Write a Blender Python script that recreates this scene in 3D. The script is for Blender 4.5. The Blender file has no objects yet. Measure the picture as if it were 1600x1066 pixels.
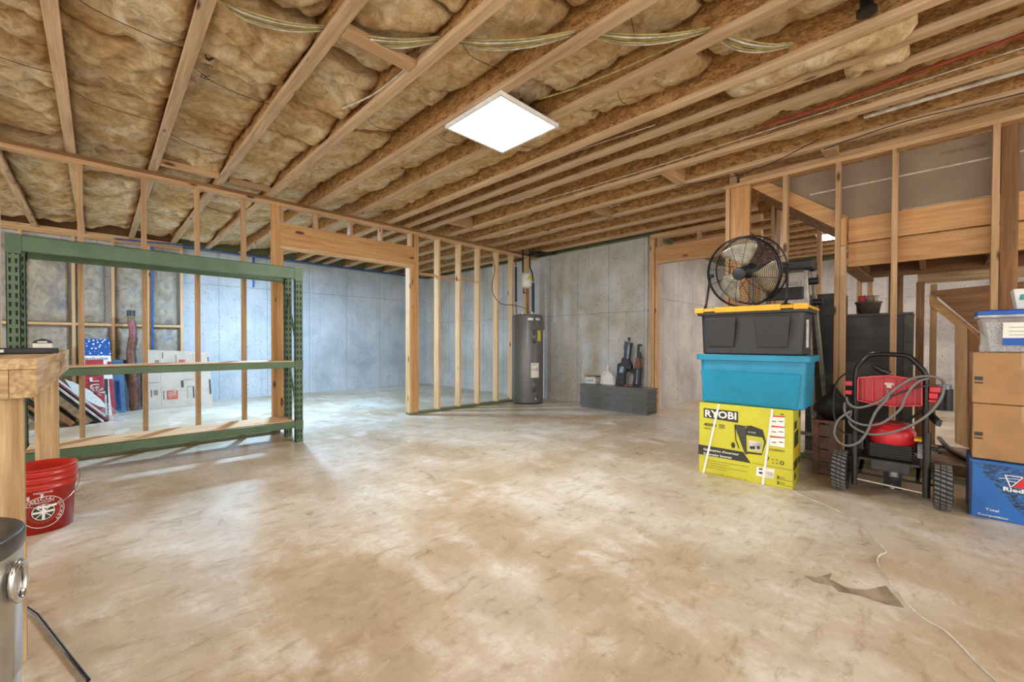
import bpy, math, random
from mathutils import Vector, Matrix, noise
R = math.radians
random.seed(7)
sc = bpy.context.scene
COL = sc.collection

# ------------------------------------------------------------------ camera, world, exposure
FPX, YAW, PITCH, ROLL, CY, CAMH = 652.6, .79015, -.012366, .0023, 543.9, 1.10
_f = Vector((math.cos(YAW)*math.cos(PITCH), math.sin(YAW)*math.cos(PITCH), math.sin(PITCH)))
_r = Vector((math.sin(YAW), -math.cos(YAW), 0)); _u = _r.cross(_f)
_r2 = math.cos(ROLL)*_r + math.sin(ROLL)*_u; _u2 = _r2.cross(_f)
cam_d = bpy.data.cameras.new('camera'); cam = bpy.data.objects.new('camera', cam_d); COL.objects.link(cam)
cam_d.sensor_width = 36; cam_d.lens = 36*FPX/1600; cam_d.shift_y = (CY-533)/1600; cam_d.clip_start = .02
cam.matrix_world = Matrix(((_r2.x, _u2.x, -_f.x, 0), (_r2.y, _u2.y, -_f.y, 0), (_r2.z, _u2.z, -_f.z, CAMH), (0, 0, 0, 1)))
sc.camera = cam
sc.view_settings.view_transform = 'Standard'; sc.view_settings.look = 'None'
sc.view_settings.gamma = 1; sc.view_settings.use_curve_mapping = False
sc.view_settings.exposure = 0.55
world = bpy.data.worlds.new('world'); sc.world = world; world.use_nodes = True
world.node_tree.nodes['Background'].inputs[0].default_value = (1.0, .975, .94, 1)
world.node_tree.nodes['Background'].inputs[1].default_value = 2.3
L_MAIN, L_BACK, L_RIGHT = 52, 180, 75         # radiance of the ceiling panels, watts of the back room bulb
try:
    sc.cycles.use_denoising = True
    sc.cycles.max_bounces = 8; sc.cycles.diffuse_bounces = 5; sc.cycles.sample_clamp_indirect = 6
except Exception: pass

def at(px, py, **k):
    """point of the place seen at a photo pixel, on a plane X=, Y= or Z="""
    d = _f + _r2*((px-800)/FPX) - _u2*((py-CY)/FPX)
    (a, v), = k.items(); i = 'XYZ'.index(a); o = Vector((0, 0, CAMH))
    return o + d*((v-o[i])/d[i])

# ------------------------------------------------------------------ helpers
ROOT = {}
def tag(o, label=None, cat=None, group=None, kind=None):
    if label: o['label'] = label
    if cat: o['category'] = cat
    if group: o['group'] = group
    if kind: o['kind'] = kind
    return o
def thing(name, label, cat, loc=(0, 0, 0), rz=0, group=None):
    o = bpy.data.objects.new(name, None); COL.objects.link(o)
    o.location = loc; o.rotation_euler = (0, 0, rz); o.empty_display_size = .1
    ROOT[o.name] = Matrix.Translation(loc) @ Matrix.Rotation(rz, 4, 'Z')
    return tag(o, label, cat, group)
def dup(root, loc=None, rz=None, label=None, group=None):
    c = root.copy(); COL.objects.link(c)
    if loc is not None: c.location = loc
    if rz is not None: c.rotation_euler[2] = rz
    if label: c['label'] = label
    if group: c['group'] = group
    def kids(o, n):
        for ch in list(o.children):
            if ch.name in done: continue
            d = ch.copy(); COL.objects.link(d); d.parent = n; done.add(d.name); kids(ch, d)
    done = set(); kids(root, c)
    return c

class MB:
    def __init__(s, local=False): s.v = []; s.f = []; s.m = []; s.local = local; s.cur = 0; s.smooth = False; s.sm = []
    def add(s, vs, fs, sm=None):
        b = len(s.v); s.v += [Vector(p) for p in vs]
        for f in fs: s.f.append([b+i for i in f]); s.m.append(s.cur); s.sm.append(s.smooth if sm is None else sm)
        return s
    def box(s, x0, x1, y0, y1, z0, z1):
        vs = [(x, y, z) for z in (z0, z1) for y in (y0, y1) for x in (x0, x1)]
        return s.add(vs, [(0, 2, 3, 1), (4, 5, 7, 6), (0, 1, 5, 4), (2, 6, 7, 3), (0, 4, 6, 2), (1, 3, 7, 5)], False)
    def hexa(s, lo, hi):
        """lo, hi: four points each, same winding"""
        return s.add(list(lo)+list(hi), [(3, 2, 1, 0), (4, 5, 6, 7)]+[(i, (i+1) % 4, 4+(i+1) % 4, 4+i) for i in range(4)], False)
    def bar(s, a, b, w, t, up=(0, 0, 1)):
        """beam of section w (sideways) x t (along up) from a to b"""
        a, b = Vector(a), Vector(b); d = (b-a).normalized(); u = Vector(up); sd = d.cross(u).normalized(); u = sd.cross(d).normalized()
        q = [sd*(w/2)*i + u*(t/2)*j for i, j in ((-1, -1), (1, -1), (1, 1), (-1, 1))]
        return s.hexa([a+k for k in q], [b+k for k in q])
    def tube(s, pts, r, n=8, caps=True, closed=False):
        pts = [Vector(p) for p in pts]; rings = []; N = len(pts); up = None
        for i, p in enumerate(pts):
            if closed: d = pts[(i+1) % N]-pts[i-1]
            else: d = pts[min(i+1, N-1)]-pts[max(i-1, 0)]
            d.normalize()
            if up is None: up = Vector((0, 0, 1)) if abs(d.z) < .9 else Vector((1, 0, 0))
            sd = d.cross(up).normalized(); up = sd.cross(d).normalized()
            rr = r[i] if isinstance(r, (list, tuple)) else r
            rings.append([p + sd*math.cos(2*math.pi*k/n)*rr + up*math.sin(2*math.pi*k/n)*rr for k in range(n)])
        vs = [v for g in rings for v in g]; fs = []
        for i in range(N if closed else N-1):
            j = (i+1) % N
            for k in range(n): fs.append((i*n+k, i*n+(k+1) % n, j*n+(k+1) % n, j*n+k))
        s.add(vs, fs, True)
        if caps and not closed: s.add(rings[0], [tuple(range(n))[::-1]], False); s.add(rings[-1], [tuple(range(n))], False)
        return s
    def cyl(s, a, b, r, r2=None, n=24): return s.tube([a, b], [r, r if r2 is None else r2], n)
    def lathe(s, prof, c=(0, 0, 0), n=40, M=None, smooth=True):
        vs = []; fs = []
        for r, z in prof:
            for k in range(n): vs.append((r*math.cos(2*math.pi*k/n), r*math.sin(2*math.pi*k/n), z))
        for i in range(len(prof)-1):
            for k in range(n): fs.append((i*n+k, i*n+(k+1) % n, (i+1)*n+(k+1) % n, (i+1)*n+k))
        M = M or Matrix.Translation(c)
        return s.add([M @ Vector(v) for v in vs], fs, smooth)
    def prism(s, poly, O, ex, ey, depth):
        """2D outline in the frame (O, ex, ey), thick by vector depth"""
        O, ex, ey, depth = Vector(O), Vector(ex), Vector(ey), Vector(depth); n = len(poly)
        a = [O+ex*x+ey*y for x, y in poly]; b = [p+depth for p in a]
        if ex.cross(ey).dot(depth) > 0: cap = [tuple(range(n))[::-1], tuple(range(n, 2*n))]
        else: cap = [tuple(range(n)), tuple(range(n, 2*n))[::-1]]
        return s.add(a+b, cap+[(i, (i+1) % n, n+(i+1) % n, n+i) for i in range(n)], False)
    def build(s, name, mats, parent=None, bevel=0, seg=2):
        me = bpy.data.meshes.new(name); M = Matrix.Identity(4); o = bpy.data.objects.new(name, me)
        vs = s.v
        if parent is not None:
            M = ROOT.get(parent.name, Matrix.Identity(4))
            if not s.local: inv = M.inverted(); vs = [inv @ v for v in vs]
            o.parent = parent; ROOT[o.name] = M
        elif not s.local:
            xs = [v.x for v in vs]; ys = [v.y for v in vs]; z0 = min(v.z for v in vs)
            c = Vector(((min(xs)+max(xs))/2, (min(ys)+max(ys))/2, z0)); vs = [v-c for v in vs]; o.location = c
            ROOT[o.name] = Matrix.Translation(c)
        me.from_pydata([tuple(v) for v in vs], [], s.f)
        for m in (mats if isinstance(mats, (list, tuple)) else [mats]): me.materials.append(m)
        me.polygons.foreach_set('material_index', s.m); me.polygons.foreach_set('use_smooth', s.sm)
        COL.objects.link(o)
        if bevel:
            b = o.modifiers.new('bevel', 'BEVEL'); b.width = bevel; b.segments = seg; b.limit_method = 'ANGLE'; b.angle_limit = R(40)
            b.harden_normals = False
        return o

def struct(o): o['kind'] = 'structure'; return o

def text_mb(body, O, right, up, height=None, width=None, depth=.0012, warp=None, align='LEFT', bold=0, mb=None):
    cu = bpy.data.curves.new('lettering', 'FONT'); cu.body = body; cu.resolution_u = 2
    cu.extrude = 0; cu.offset = bold; cu.space_line = .95
    ob = bpy.data.objects.new('lettering', cu); COL.objects.link(ob)
    dg = bpy.context.evaluated_depsgraph_get(); me = bpy.data.meshes.new_from_object(ob.evaluated_get(dg))
    vs = [v.co.copy() for v in me.vertices]; fs = [tuple(p.vertices) for p in me.polygons]
    bpy.data.objects.remove(ob); bpy.data.curves.remove(cu); bpy.data.meshes.remove(me)
    if not vs: return mb or MB()
    x0, x1 = min(v.x for v in vs), max(v.x for v in vs); y0, y1 = min(v.y for v in vs), max(v.y for v in vs)
    sx = sy = 1
    if height: sy = height/(y1-y0); sx = sy
    if width: sx = width/(x1-x0); sy = sy if height else sx
    off = {'LEFT': 0, 'CENTER': -(x1-x0)*sx/2}[align]
    right, up = Vector(right), Vector(up); nrm = right.cross(up)
    out = []
    for v in vs:
        a, b = (v.x-x0)*sx+off, (v.y-y0)*sy
        out.append(warp(a, b) if warp else Vector(O)+right*a+up*b+nrm*depth)
    mb = mb or MB(); mb.add(out, fs, False)
    return mb

# ------------------------------------------------------------------ materials
def lin(c):
    if isinstance(c, str): c = tuple(int(c[i:i+2], 16)/255 for i in (0, 2, 4))
    return tuple(x/12.92 if x <= .04045 else ((x+.055)/1.055)**2.4 for x in c) + (1,)
class NT:
    def __init__(s, name):
        s.m = bpy.data.materials.new(name); s.m.use_nodes = True; s.t = s.m.node_tree; s.b = s.t.nodes['Principled BSDF']
    def n(s, typ, **k):
        nd = s.t.nodes.new('ShaderNode'+typ)
        for a, v in k.items(): setattr(nd, a, v)
        return nd
    def L(s, a, b): s.t.links.new(a, b)
    def coords(s, kind='Object', scale=(1, 1, 1), rand=True, loc=(0, 0, 0)):
        if kind == 'World': src = s.n('NewGeometry').outputs['Position']
        else: src = s.n('TexCoord').outputs[kind]
        if rand and kind != 'World':
            oi = s.n('ObjectInfo'); mu = s.n('Math', operation='MULTIPLY'); mu.inputs[1].default_value = 37; s.L(oi.outputs['Random'], mu.inputs[0])
            ad = s.n('VectorMath', operation='ADD'); s.L(src, ad.inputs[0]); s.L(mu.outputs[0], ad.inputs[1]); src = ad.outputs[0]
        mp = s.n('Mapping'); mp.inputs['Scale'].default_value = scale; mp.inputs['Location'].default_value = loc; s.L(src, mp.inputs[0])
        return mp.outputs[0]
    def noise(s, vec, scale, detail=4, rough=.55, dist=0):
        nd = s.n('TexNoise'); nd.inputs['Scale'].default_value = scale; nd.inputs['Detail'].default_value = detail
        nd.inputs['Roughness'].default_value = rough; nd.inputs['Distortion'].default_value = dist
        s.L(vec, nd.inputs['Vector']); return nd.outputs['Fac']
    def vor(s, vec, scale, out='Distance', feature='F1'):
        nd = s.n('TexVoronoi'); nd.feature = feature; nd.inputs['Scale'].default_value = scale; s.L(vec, nd.inputs['Vector']); return nd.outputs[out]
    def ramp(s, fac, stops):
        nd = s.n('ValToRGB'); e = nd.color_ramp.elements
        while len(e) < len(stops): e.new(.5)
        for i, (p, c) in enumerate(stops):
            e[i].position = p; e[i].color = lin(c) if isinstance(c, str) else (c, c, c, 1)
        s.L(fac, nd.inputs[0]); return nd.outputs[0]
    def mix(s, fac, a, b, mode='MIX'):
        nd = s.n('MixRGB', blend_type=mode)
        for i, x in ((0, fac), (1, a), (2, b)):
            if isinstance(x, (int, float)): nd.inputs[i].default_value = x if i == 0 else (x, x, x, 1)
            elif isinstance(x, str): nd.inputs[i].default_value = lin(x)
            else: s.L(x, nd.inputs[i])
        return nd.outputs[0]
    def math(s, op, a, b=None, c=None):
        nd = s.n('Math', operation=op)
        for i, x in enumerate((a, b, c)):
            if x is None: continue
            if isinstance(x, (int, float)): nd.inputs[i].default_value = x
            else: s.L(x, nd.inputs[i])
        return nd.outputs[0]
    def sep(s, v): nd = s.n('SeparateXYZ'); s.L(v, nd.inputs[0]); return nd.outputs
    def bump(s, h, strength=.3, dist=.01):
        nd = s.n('Bump'); nd.inputs['Strength'].default_value = strength; nd.inputs['Distance'].default_value = dist
        s.L(h, nd.inputs['Height']); s.L(nd.outputs[0], s.b.inputs['Normal'])
    def out(s, col=None, rough=.6, metal=0, spec=None):
        if col is not None:
            if isinstance(col, str): s.b.inputs['Base Color'].default_value = lin(col)
            else: s.L(col, s.b.inputs['Base Color'])
        if isinstance(rough, (int, float)): s.b.inputs['Roughness'].default_value = rough
        else: s.L(rough, s.b.inputs['Roughness'])
        s.b.inputs['Metallic'].default_value = metal
        if spec is not None: s.b.inputs['Specular IOR Level'].default_value = spec
        return s.m

def wood(name, axis, light, dark, knot='5a3216', tone=.18, rough=.65, kn=.075):
    t = NT(name); lo, hi = 1.1, 17
    sca = tuple(lo if i == 'xyz'.index(axis) else hi for i in range(3))
    v = t.coords(scale=sca); g = t.noise(v, 1.6, 5, .6, .6)
    sc2 = tuple(1.5 if i == 'xyz'.index(axis) else 90 for i in range(3))
    g2 = t.noise(t.coords(scale=sc2), 1.0, 2, .5)
    c = t.ramp(g, [(.3, dark), (.62, light)])
    c = t.mix(t.ramp(g2, [(.35, .0), (.7, .55)]), c, dark)
    sk = tuple(2.2 if i == 'xyz'.index(axis) else 6.5 for i in range(3))
    kv = t.vor(t.coords(scale=sk), 1.0)
    c = t.mix(t.ramp(kv, [(kn, 1.), (kn+.06, 0.)]), c, knot)
    oi = t.n('ObjectInfo'); r = t.math('MULTIPLY_ADD', oi.outputs['Random'], tone*2, 1-tone)
    hs = t.n('HueSaturation'); t.L(r, hs.inputs['Value']); t.L(c, hs.inputs['Color'])
    t.bump(g2, .15, .003)
    return t.out(hs.outputs[0], rough)
STUD = {a: wood('stud_pine_'+a, a, 'c8a278', 'a27d52') for a in 'xyz'}
PALE = {a: wood('pale_pine_'+a, a, 'd8b78c', 'bb935f', tone=.1) for a in 'xyz'}
HEAD = {a: wood('header_pine_'+a, a, 'c79a66', 'a67541', kn=.09, tone=.08) for a in 'xyz'}
FLNG = wood('flange_pine', 'y', 'ceb08b', 'a3835f', tone=.1)
BENCH = {a: wood('bench_pine_'+a, a, 'cdb084', '8d6b3f', tone=.12) for a in 'xyz'}
TREAT = {a: wood('treated_pine_'+a, a, '7b7a55', '565b3c', tone=.06) for a in 'xyz'}
DARKW = {a: wood('old_wood_'+a, a, '94683c', '60401f', tone=.1) for a in 'xyz'}

def m_osb():
    t = NT('strand_board'); v = t.coords('World', (1, .45, 1))
    a = t.vor(v, 34, 'Color'); sp_ = t.sep(a); b = t.noise(t.coords('World', (1, .6, 1.8)), 26, 5, .75, 2.2)
    c = t.ramp(b, [(.34, '54371b'), (.46, '93683a'), (.56, 'b98a50'), (.68, 'dab67c')])
    c = t.mix(t.math('MULTIPLY', t.ramp(sp_[0], [(.5, 0.), (.8, 1.)]), .5), c, 'd0a565')
    c = t.mix(t.math('MULTIPLY', t.ramp(sp_[1], [(.7, 0.), (.9, 1.)]), .5), c, '6f4b26')
    t.bump(b, .5, .004); return t.out(c, .75)
OSB = m_osb()
def m_ins():
    t = NT('glass_wool'); v = t.coords('World')
    big = t.noise(v, 2.1, 4, .6, .8); mid = t.noise(t.coords('World', (1, 1, 1.6)), 9, 6, .65, 1.4); fine = t.noise(v, 95, 3, .7, 2)
    c = t.ramp(big, [(.3, 'cda56f'), (.48, 'e2c494'), (.62, 'f1dfbd')])
    c = t.mix(t.ramp(mid, [(.28, .8), (.55, 0.)]), c, '94714a')
    c = t.mix(t.ramp(mid, [(.56, .0), (.78, .75)]), c, 'f3e8cc')
    c = t.mix(t.ramp(fine, [(.35, .4), (.6, 0.)]), c, 'a98452')
    h = t.mix(.35, mid, fine); t.bump(h, .8, .03); return t.out(c, .95, spec=.1)
INS = m_ins()
def m_kraft():
    t = NT('kraft_facing'); v = t.coords('World', (1, 1, .8)); a = t.noise(v, 7, 5, .6, 1.2)
    c = t.ramp(a, [(.3, '7d7668'), (.65, 'aaa392')])
    p = t.noise(t.coords('World', (3.2, 3, 1.2)), 2.2, 1, .4); q = t.noise(t.coords('World', (20, 1, 46)), 1, 2, .8)
    msk = t.math('MULTIPLY', t.ramp(p, [(.56, 0.), (.62, 1.)]), t.ramp(q, [(.45, 0.), (.6, .75)]))
    c = t.mix(t.math('MULTIPLY', msk, .6), c, '51698f'); t.bump(a, .6, .03); return t.out(c, .5)
KRAFT = m_kraft()
def m_concrete(name, c0, c1, c2, axis, seams, hseams):
    t = NT(name); v = t.coords('World'); a = t.noise(v, 1.3, 6, .62, .4); b = t.noise(t.coords('World', (9, 9, .7)), 1.4, 3, .6)
    c = t.ramp(a, [(.3, c0), (.5, c1), (.7, c2)])
    c = t.mix(t.ramp(b, [(.5, 0.), (.75, .45)]), c, c0)
    d = t.vor(v, 26); m2 = t.noise(v, 6, 2); pit = t.math('MULTIPLY', t.ramp(d, [(.12, 1.), (.22, 0.)]), t.ramp(m2, [(.42, 0.), (.52, .9)]))
    c = t.mix(pit, c, '4a4a48')
    P = t.sep(v); ax = P['XYZ'.index(axis)]
    fr = t.math('ABSOLUTE', t.math('SUBTRACT', t.math('FRACT', t.math('DIVIDE', ax, seams)), .5))
    ln = t.math('GREATER_THAN', fr, .5-.006/seams)
    c = t.mix(t.math('MULTIPLY', ln, .45), c, '4b4d4c')
    for z in hseams:
        h = t.math('LESS_THAN', t.math('ABSOLUTE', t.math('SUBTRACT', P[2], z)), .006)
        c = t.mix(t.math('MULTIPLY', h, .45), c, '4b4d4c')
    fn = t.noise(v, 60, 3, .6); c = t.mix(t.ramp(fn, [(.4, .15), (.6, 0.)]), c, '5b5b58')
    t.bump(t.mix(.5, t.math('SUBTRACT', 1, pit), a), .35, .01); return t.out(c, .8)
CONC_Y = m_concrete('poured_concrete_back', '9fa7ab', 'b8bfc4', 'cacfd2', 'X', .82, (2.18,))
CONC_X = m_concrete('poured_concrete_side', 'a39d8c', 'b9b7b0', 'cccbc7', 'Y', .66, (1.62,))
CONC_R = m_concrete('poured_concrete_recess', '99938d', 'b5aea7', 'c8c2bb', 'X', .62, (1.85,))
def m_floor():
    t = NT('slab_concrete'); v = t.coords('World'); a = t.noise(t.coords('World', loc=(-3.1, 2.2, 0)), .5, 6, .6, .5); b = t.noise(t.coords('World', (1.5, .9, 1)), 2.2, 10, .7, .25); f = t.noise(v, 22, 5, .7)
    c = t.ramp(a, [(.3, '9d8768'), (.45, 'b5a286'), (.58, 'cac1b0'), (.72, 'dbd6cc')])
    c = t.mix(t.ramp(b, [(.28, .65), (.5, 0.)]), c, '9a8b6f')
    c = t.mix(t.ramp(b, [(.52, 0.), (.68, .75)]), c, 'dbd6cc')
    c = t.mix(t.ramp(f, [(.3, .3), (.5, 0.)]), c, '8f7b5e')
    g = t.noise(t.coords('World', (1.0, 2.4, 1)), 5.5, 8, .72, .4); c = t.mix(t.ramp(g, [(.33, .6), (.47, 0.)]), c, '8c7654'); c = t.mix(t.ramp(g, [(.56, 0.), (.72, .35)]), c, 'e6dfd2')
    P = t.sep(v)
    d = t.vor(v, 30); m1 = t.noise(v, 3.0, 2); mk = t.math('MULTIPLY', t.ramp(d, [(.07, 1.), (.12, 0.)]), t.ramp(m1, [(.6, 0.), (.66, .8)]))
    c = t.mix(mk, c, 'e8e4da')
    r = t.ramp(b, [(.3, .24), (.55, .36), (.8, .5)])
    t.bump(t.mix(.5, b, f), .12, .006); return t.out(c, r, spec=.55)
FLOORM = m_floor()
def plain(name, c, rough=.5, metal=0, vary=.12, scale=14, bump=.0, spec=None):
    t = NT(name); a = t.noise(t.coords(), scale, 4, .6)
    d = tuple(max(0, int(c[i:i+2], 16)*(1-vary*2))/255 for i in (0, 2, 4)); dh = ''.join('%02x' % int(x*255) for x in d)
    col = t.ramp(a, [(.35, dh), (.6, c)])
    if bump: t.bump(a, bump, .004)
    return t.out(col, rough, metal, spec)
BLACK = plain('black_plastic', '17181a', .4); BLKM = plain('black_steel', '141415', .3, .3); BLKTOTE = plain('charcoal_plastic', '2b2c2c', .5, vary=.05)
YEL = plain('yellow_plastic', 'e0a91c', .45, vary=.04); TEAL = plain('teal_plastic', '0e88ab', .42, vary=.04, scale=5)
RED = plain('red_plastic', 'c8202a', .35, vary=.04); BKT = plain('red_bucket_plastic', 'b5261b', .35, vary=.04)
GREEN = plain('green_steel', '4e6648', .4, .2, vary=.06, scale=4); GREEND = plain('hole_black', '10130f', .8)
STEEL = plain('brushed_steel', 'b8b5ac', .3, .85, vary=.04); GALV = plain('grey_steel', '8f9296', .4, .8); CHROME = plain('chrome', 'd9dadb', .15, 1, vary=.02)
WHITE = plain('white_plastic', 'e4e2dc', .5, vary=.03); PAPER = plain('white_print', 'e9e6dd', .8, vary=.02)
TANK = plain('heater_grey', '6c6c6a', .35, .2, vary=.03); RUBBER = plain('tyre_rubber', '222222', .8); HOSE = plain('grey_hose', '6d6b68', .5, vary=.03)
CARD = plain('cardboard', 'aa8156', .85, vary=.05, scale=5); CARDP = plain('pale_cardboard', 'b7a998', .85, vary=.04, scale=4); CARDTAPE = plain('packing_tape', 'ad875d', .3, vary=.02)
LIME = plain('lime_print', 'c6bf30', .5, vary=.03, scale=3); INK = plain('dark_print', '2f3026', .6, vary=.03); BLUEBOX = plain('blue_print', '1d62ac', .45, vary=.04, scale=3)
REDINK = plain('red_print', 'c8202c', .5, vary=.02); TEALINK = plain('green_print', '2a9d93', .5)
COPPER = plain('copper', '9a5233', .35, .8); NAVY = plain('navy_board', '274d86', .5, vary=.05); SLATE = plain('slate_blue_board', '42617f', .5, vary=.06)
ALU = plain('aluminium', 'a9a498', .35, .7); REDPAINT = plain('red_paint', 'a82c34', .6); TAN = plain('tan_board', '8a7358', .7); BROWNL = plain('brown_leather', '6e4433', .45, vary=.2)
GYP = plain('drywall_paper', '8b7863', .85, vary=.05, scale=2.5); GYPW = plain('drywall_joint', 'c9bda8', .8); BLUEP = plain('blue_pipe', '2b5fae', .4); REDP = plain('red_pipe', 'a2452e', .45)
ROMEX = plain('yellow_cable', 'a8965a', .5); ROMEXW = plain('white_cable', 'd3ccba', .5); GREYP = plain('grey_panel_plastic', '6d6e6c', .4, vary=.08); BROWNWD = plain('red_brown_wood', '7d3f2c', .5)
PVC = plain('white_pipe', 'd9d2c2', .45); ORANGE = plain('orange_print', 'c25338', .7); FANBL = plain('fan_blade_alu', 'c9c1ab', .4, .4); SATIN = plain('satin_blue', '5d7f9c', .3, vary=.25)
STAIN = plain('damp_stain', 'a08e73', .5, vary=.15, scale=9); CREAM = plain('cream_board', 'cfcabf', .6)
def emit(name, c, s):
    t = NT(name); t.b.inputs['Base Color'].default_value = lin('ffffff'); t.b.inputs['Emission Color'].default_value = c+(1,); t.b.inputs['Emission Strength'].default_value = s
    return t.m
def m_clear():
    t = NT('clear_plastic'); g = t.b; g.inputs['Base Color'].default_value = (.8, .82, .86, 1); g.inputs['Roughness'].default_value = .15
    tr = t.n('BsdfTransparent'); mx = t.n('MixShader'); mx.inputs[0].default_value = .13; t.L(tr.outputs[0], mx.inputs[1]); t.L(g.outputs[0], mx.inputs[2])
    t.L(mx.outputs[0], t.t.nodes['Material Output'].inputs[0]); return t.m
CLEAR = m_clear()
def m_shred():
    t = NT('shredded_paper'); v = t.coords(); d = t.vor(t.coords(scale=(1, 1, 2.2)), 70, feature='DISTANCE_TO_EDGE'); n = t.noise(v, 60, 3, .7, 4)
    c = t.ramp(n, [(.4, '6e6a66'), (.5, 'd9d6cf'), (.62, 'f2efe8')]); t.bump(n, .8, .02); return t.out(c, .9)
SHRED = m_shred()
def m_plank():
    t = NT('weathered_planks'); v = t.coords('World'); P = t.sep(v)
    row = t.math('FLOOR', t.math('DIVIDE', P[2], .115)); fr = t.math('FRACT', t.math('DIVIDE', P[2], .115))
    cb = t.n('CombineXYZ'); t.L(t.math('MULTIPLY_ADD', row, 3.3, t.math('MULTIPLY', P[1], 1.4)), cb.inputs[0]); t.L(row, cb.inputs[1])
    a = t.noise(cb.outputs[0], 1.2, 2); g = t.noise(t.coords('World', (4, 4, 40)), 1.5, 5, .7, .5)
    c = t.ramp(a, [(.3, '181716'), (.5, '2d2b28'), (.65, '4c4941')]); c = t.mix(t.ramp(g, [(.4, .5), (.65, 0.)]), c, '171614')
    c = t.mix(t.ramp(fr, [(.0, 1.), (.06, 0.)]), c, '0b0b0b'); return t.out(c, .5)
PLANK = m_plank()
def m_camo():
    t = NT('blue_splatter_print'); a = t.noise(t.coords(scale=(1, 1, 2)), 24, 6, .75, 1)
    return t.out(t.ramp(a, [(.4, '0e1526'), (.52, '24558e'), (.7, '3d86c4')]), .45)
SPLAT = m_camo()
def m_stars():
    t = NT('star_print'); d = t.vor(t.coords(rand=False, scale=(1, 1, 1)), 26)
    return t.out(t.ramp(d, [(.27, 'e8ecf2'), (.33, '1d4f95')]), .5)
STARS = m_stars()
def m_dots():
    t = NT('dotted_board'); d = t.vor(t.coords(rand=False), 42)
    return t.out(t.ramp(d, [(.16, '6f8a80'), (.24, 'cfd3cb')]), .5)
DOTS = m_dots()

H = 2.82                                      # underside of the joists
X = Vector((1, 0, 0)); Y = Vector((0, 1, 0)); Z = Vector((0, 0, 1))

# ------------------------------------------------------------------ shell
struct(MB().box(-5, 11.2, -5, 10.2, -.12, 0).build('floor', FLOORM))
struct(MB().box(-5, 11.2, -5, 10.2, 3.13, 3.16).build('ceiling', OSB))
struct(MB().box(1.05, 6.5, 9.6, 9.85, 0, 2.80).build('wall_back', CONC_Y))
struct(MB().box(-4, 1.05, 9.62, 9.85, 0, 2.80).build('wall_back_left', CONC_Y))
struct(MB().box(6.27, 6.52, 3.24, 9.6, 0, 2.80).build('wall_right', CONC_X))
struct(MB().box(6.52, 10.7, 3.24, 3.5, 0, 2.80).build('wall_recess', CONC_R))
struct(MB().box(10.5, 10.75, -5, 3.24, 0, 2.80).build('wall_far_right', m_concrete('poured_concrete_far', '99938d', 'b5aea7', 'c8c2bb', 'Y', .62, (1.95,))))
# mud sills and band boards on top of the concrete
struct(MB().box(1.0, 6.3, 9.58, 9.85, 2.80, 2.82).box(1.0, 6.5, 9.62, 9.66, 2.82, 3.13).build('trim_1', TREAT['x']))
struct(MB().box(6.25, 6.52, 3.2, 9.6, 2.80, 2.82).box(6.32, 6.36, 3.2, 9.6, 2.82, 3.13).build('trim_2', TREAT['y']))
struct(MB().box(10.45, 10.7, -5, 3.24, 2.78, 2.82).box(10.5, 10.54, -5, 3.24, 2.82, 3.13).build('trim_3', TREAT['y']))
struct(MB().box(6.5, 10.6, 3.22, 3.4, 2.78, 2.82).box(6.5, 10.6, 3.26, 3.3, 2.82, 3.13).build('trim_4', TREAT['x']))
struct(MB().box(-4, 1.0, 9.55, 9.59, 2.86, 3.13).build('trim_5', DARKW['x']))

# ------------------------------------------------------------------ joists and insulation
ORD = ['first', 'second', 'third', 'fourth', 'fifth', 'sixth', 'seventh', 'eighth', 'ninth', 'tenth', 'eleventh', 'twelfth', 'thirteenth', 'fourteenth', 'fifteenth', 'sixteenth', 'seventeenth', 'eighteenth']
JX = [-1.15, -.66, -.165, .405, .945, 1.45, 1.98, 2.50, 3.01, 3.29, 3.565, 4.045, 4.53, 5.02, 5.55, 6.05]
def joist(x, y0, y1, label, group):
    t = thing('floor_joist', label, 'joist', (x, (y0+y1)/2, H), group=group)
    MB().box(x-.032, x+.032, y0, y1, H, H+.038).build('bottom_flange', FLNG, t)
    MB().box(x-.006, x+.006, y0, y1, H+.038, 3.092).build('web', OSB, t)
    MB().box(x-.032, x+.032, y0, y1, 3.092, 3.13).build('top_flange', FLNG, t)
for i, x in enumerate(JX):
    y0 = -3 if x < 4.6 else 1.62
    lb = ['long wooden I-joist with strand board web, %s from the left end of the ceiling', 'wooden ceiling I-joist above the water heater side, %s counted from the left'][x > 4.6] % ORD[i]
    joist(x, y0, 9.55 if x < 6.1 else 3.2, lb, 'I-joists running over the main room')
for i, x in enumerate([6.62, 7.1, 7.58, 8.06, 8.54, 9.02, 9.5, 9.98]):
    joist(x, -2.2, 3.2, 'wooden I-joist over the room behind the stairs, %s beyond the stairwell' % ORD[i], 'I-joists behind the stairs')

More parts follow.
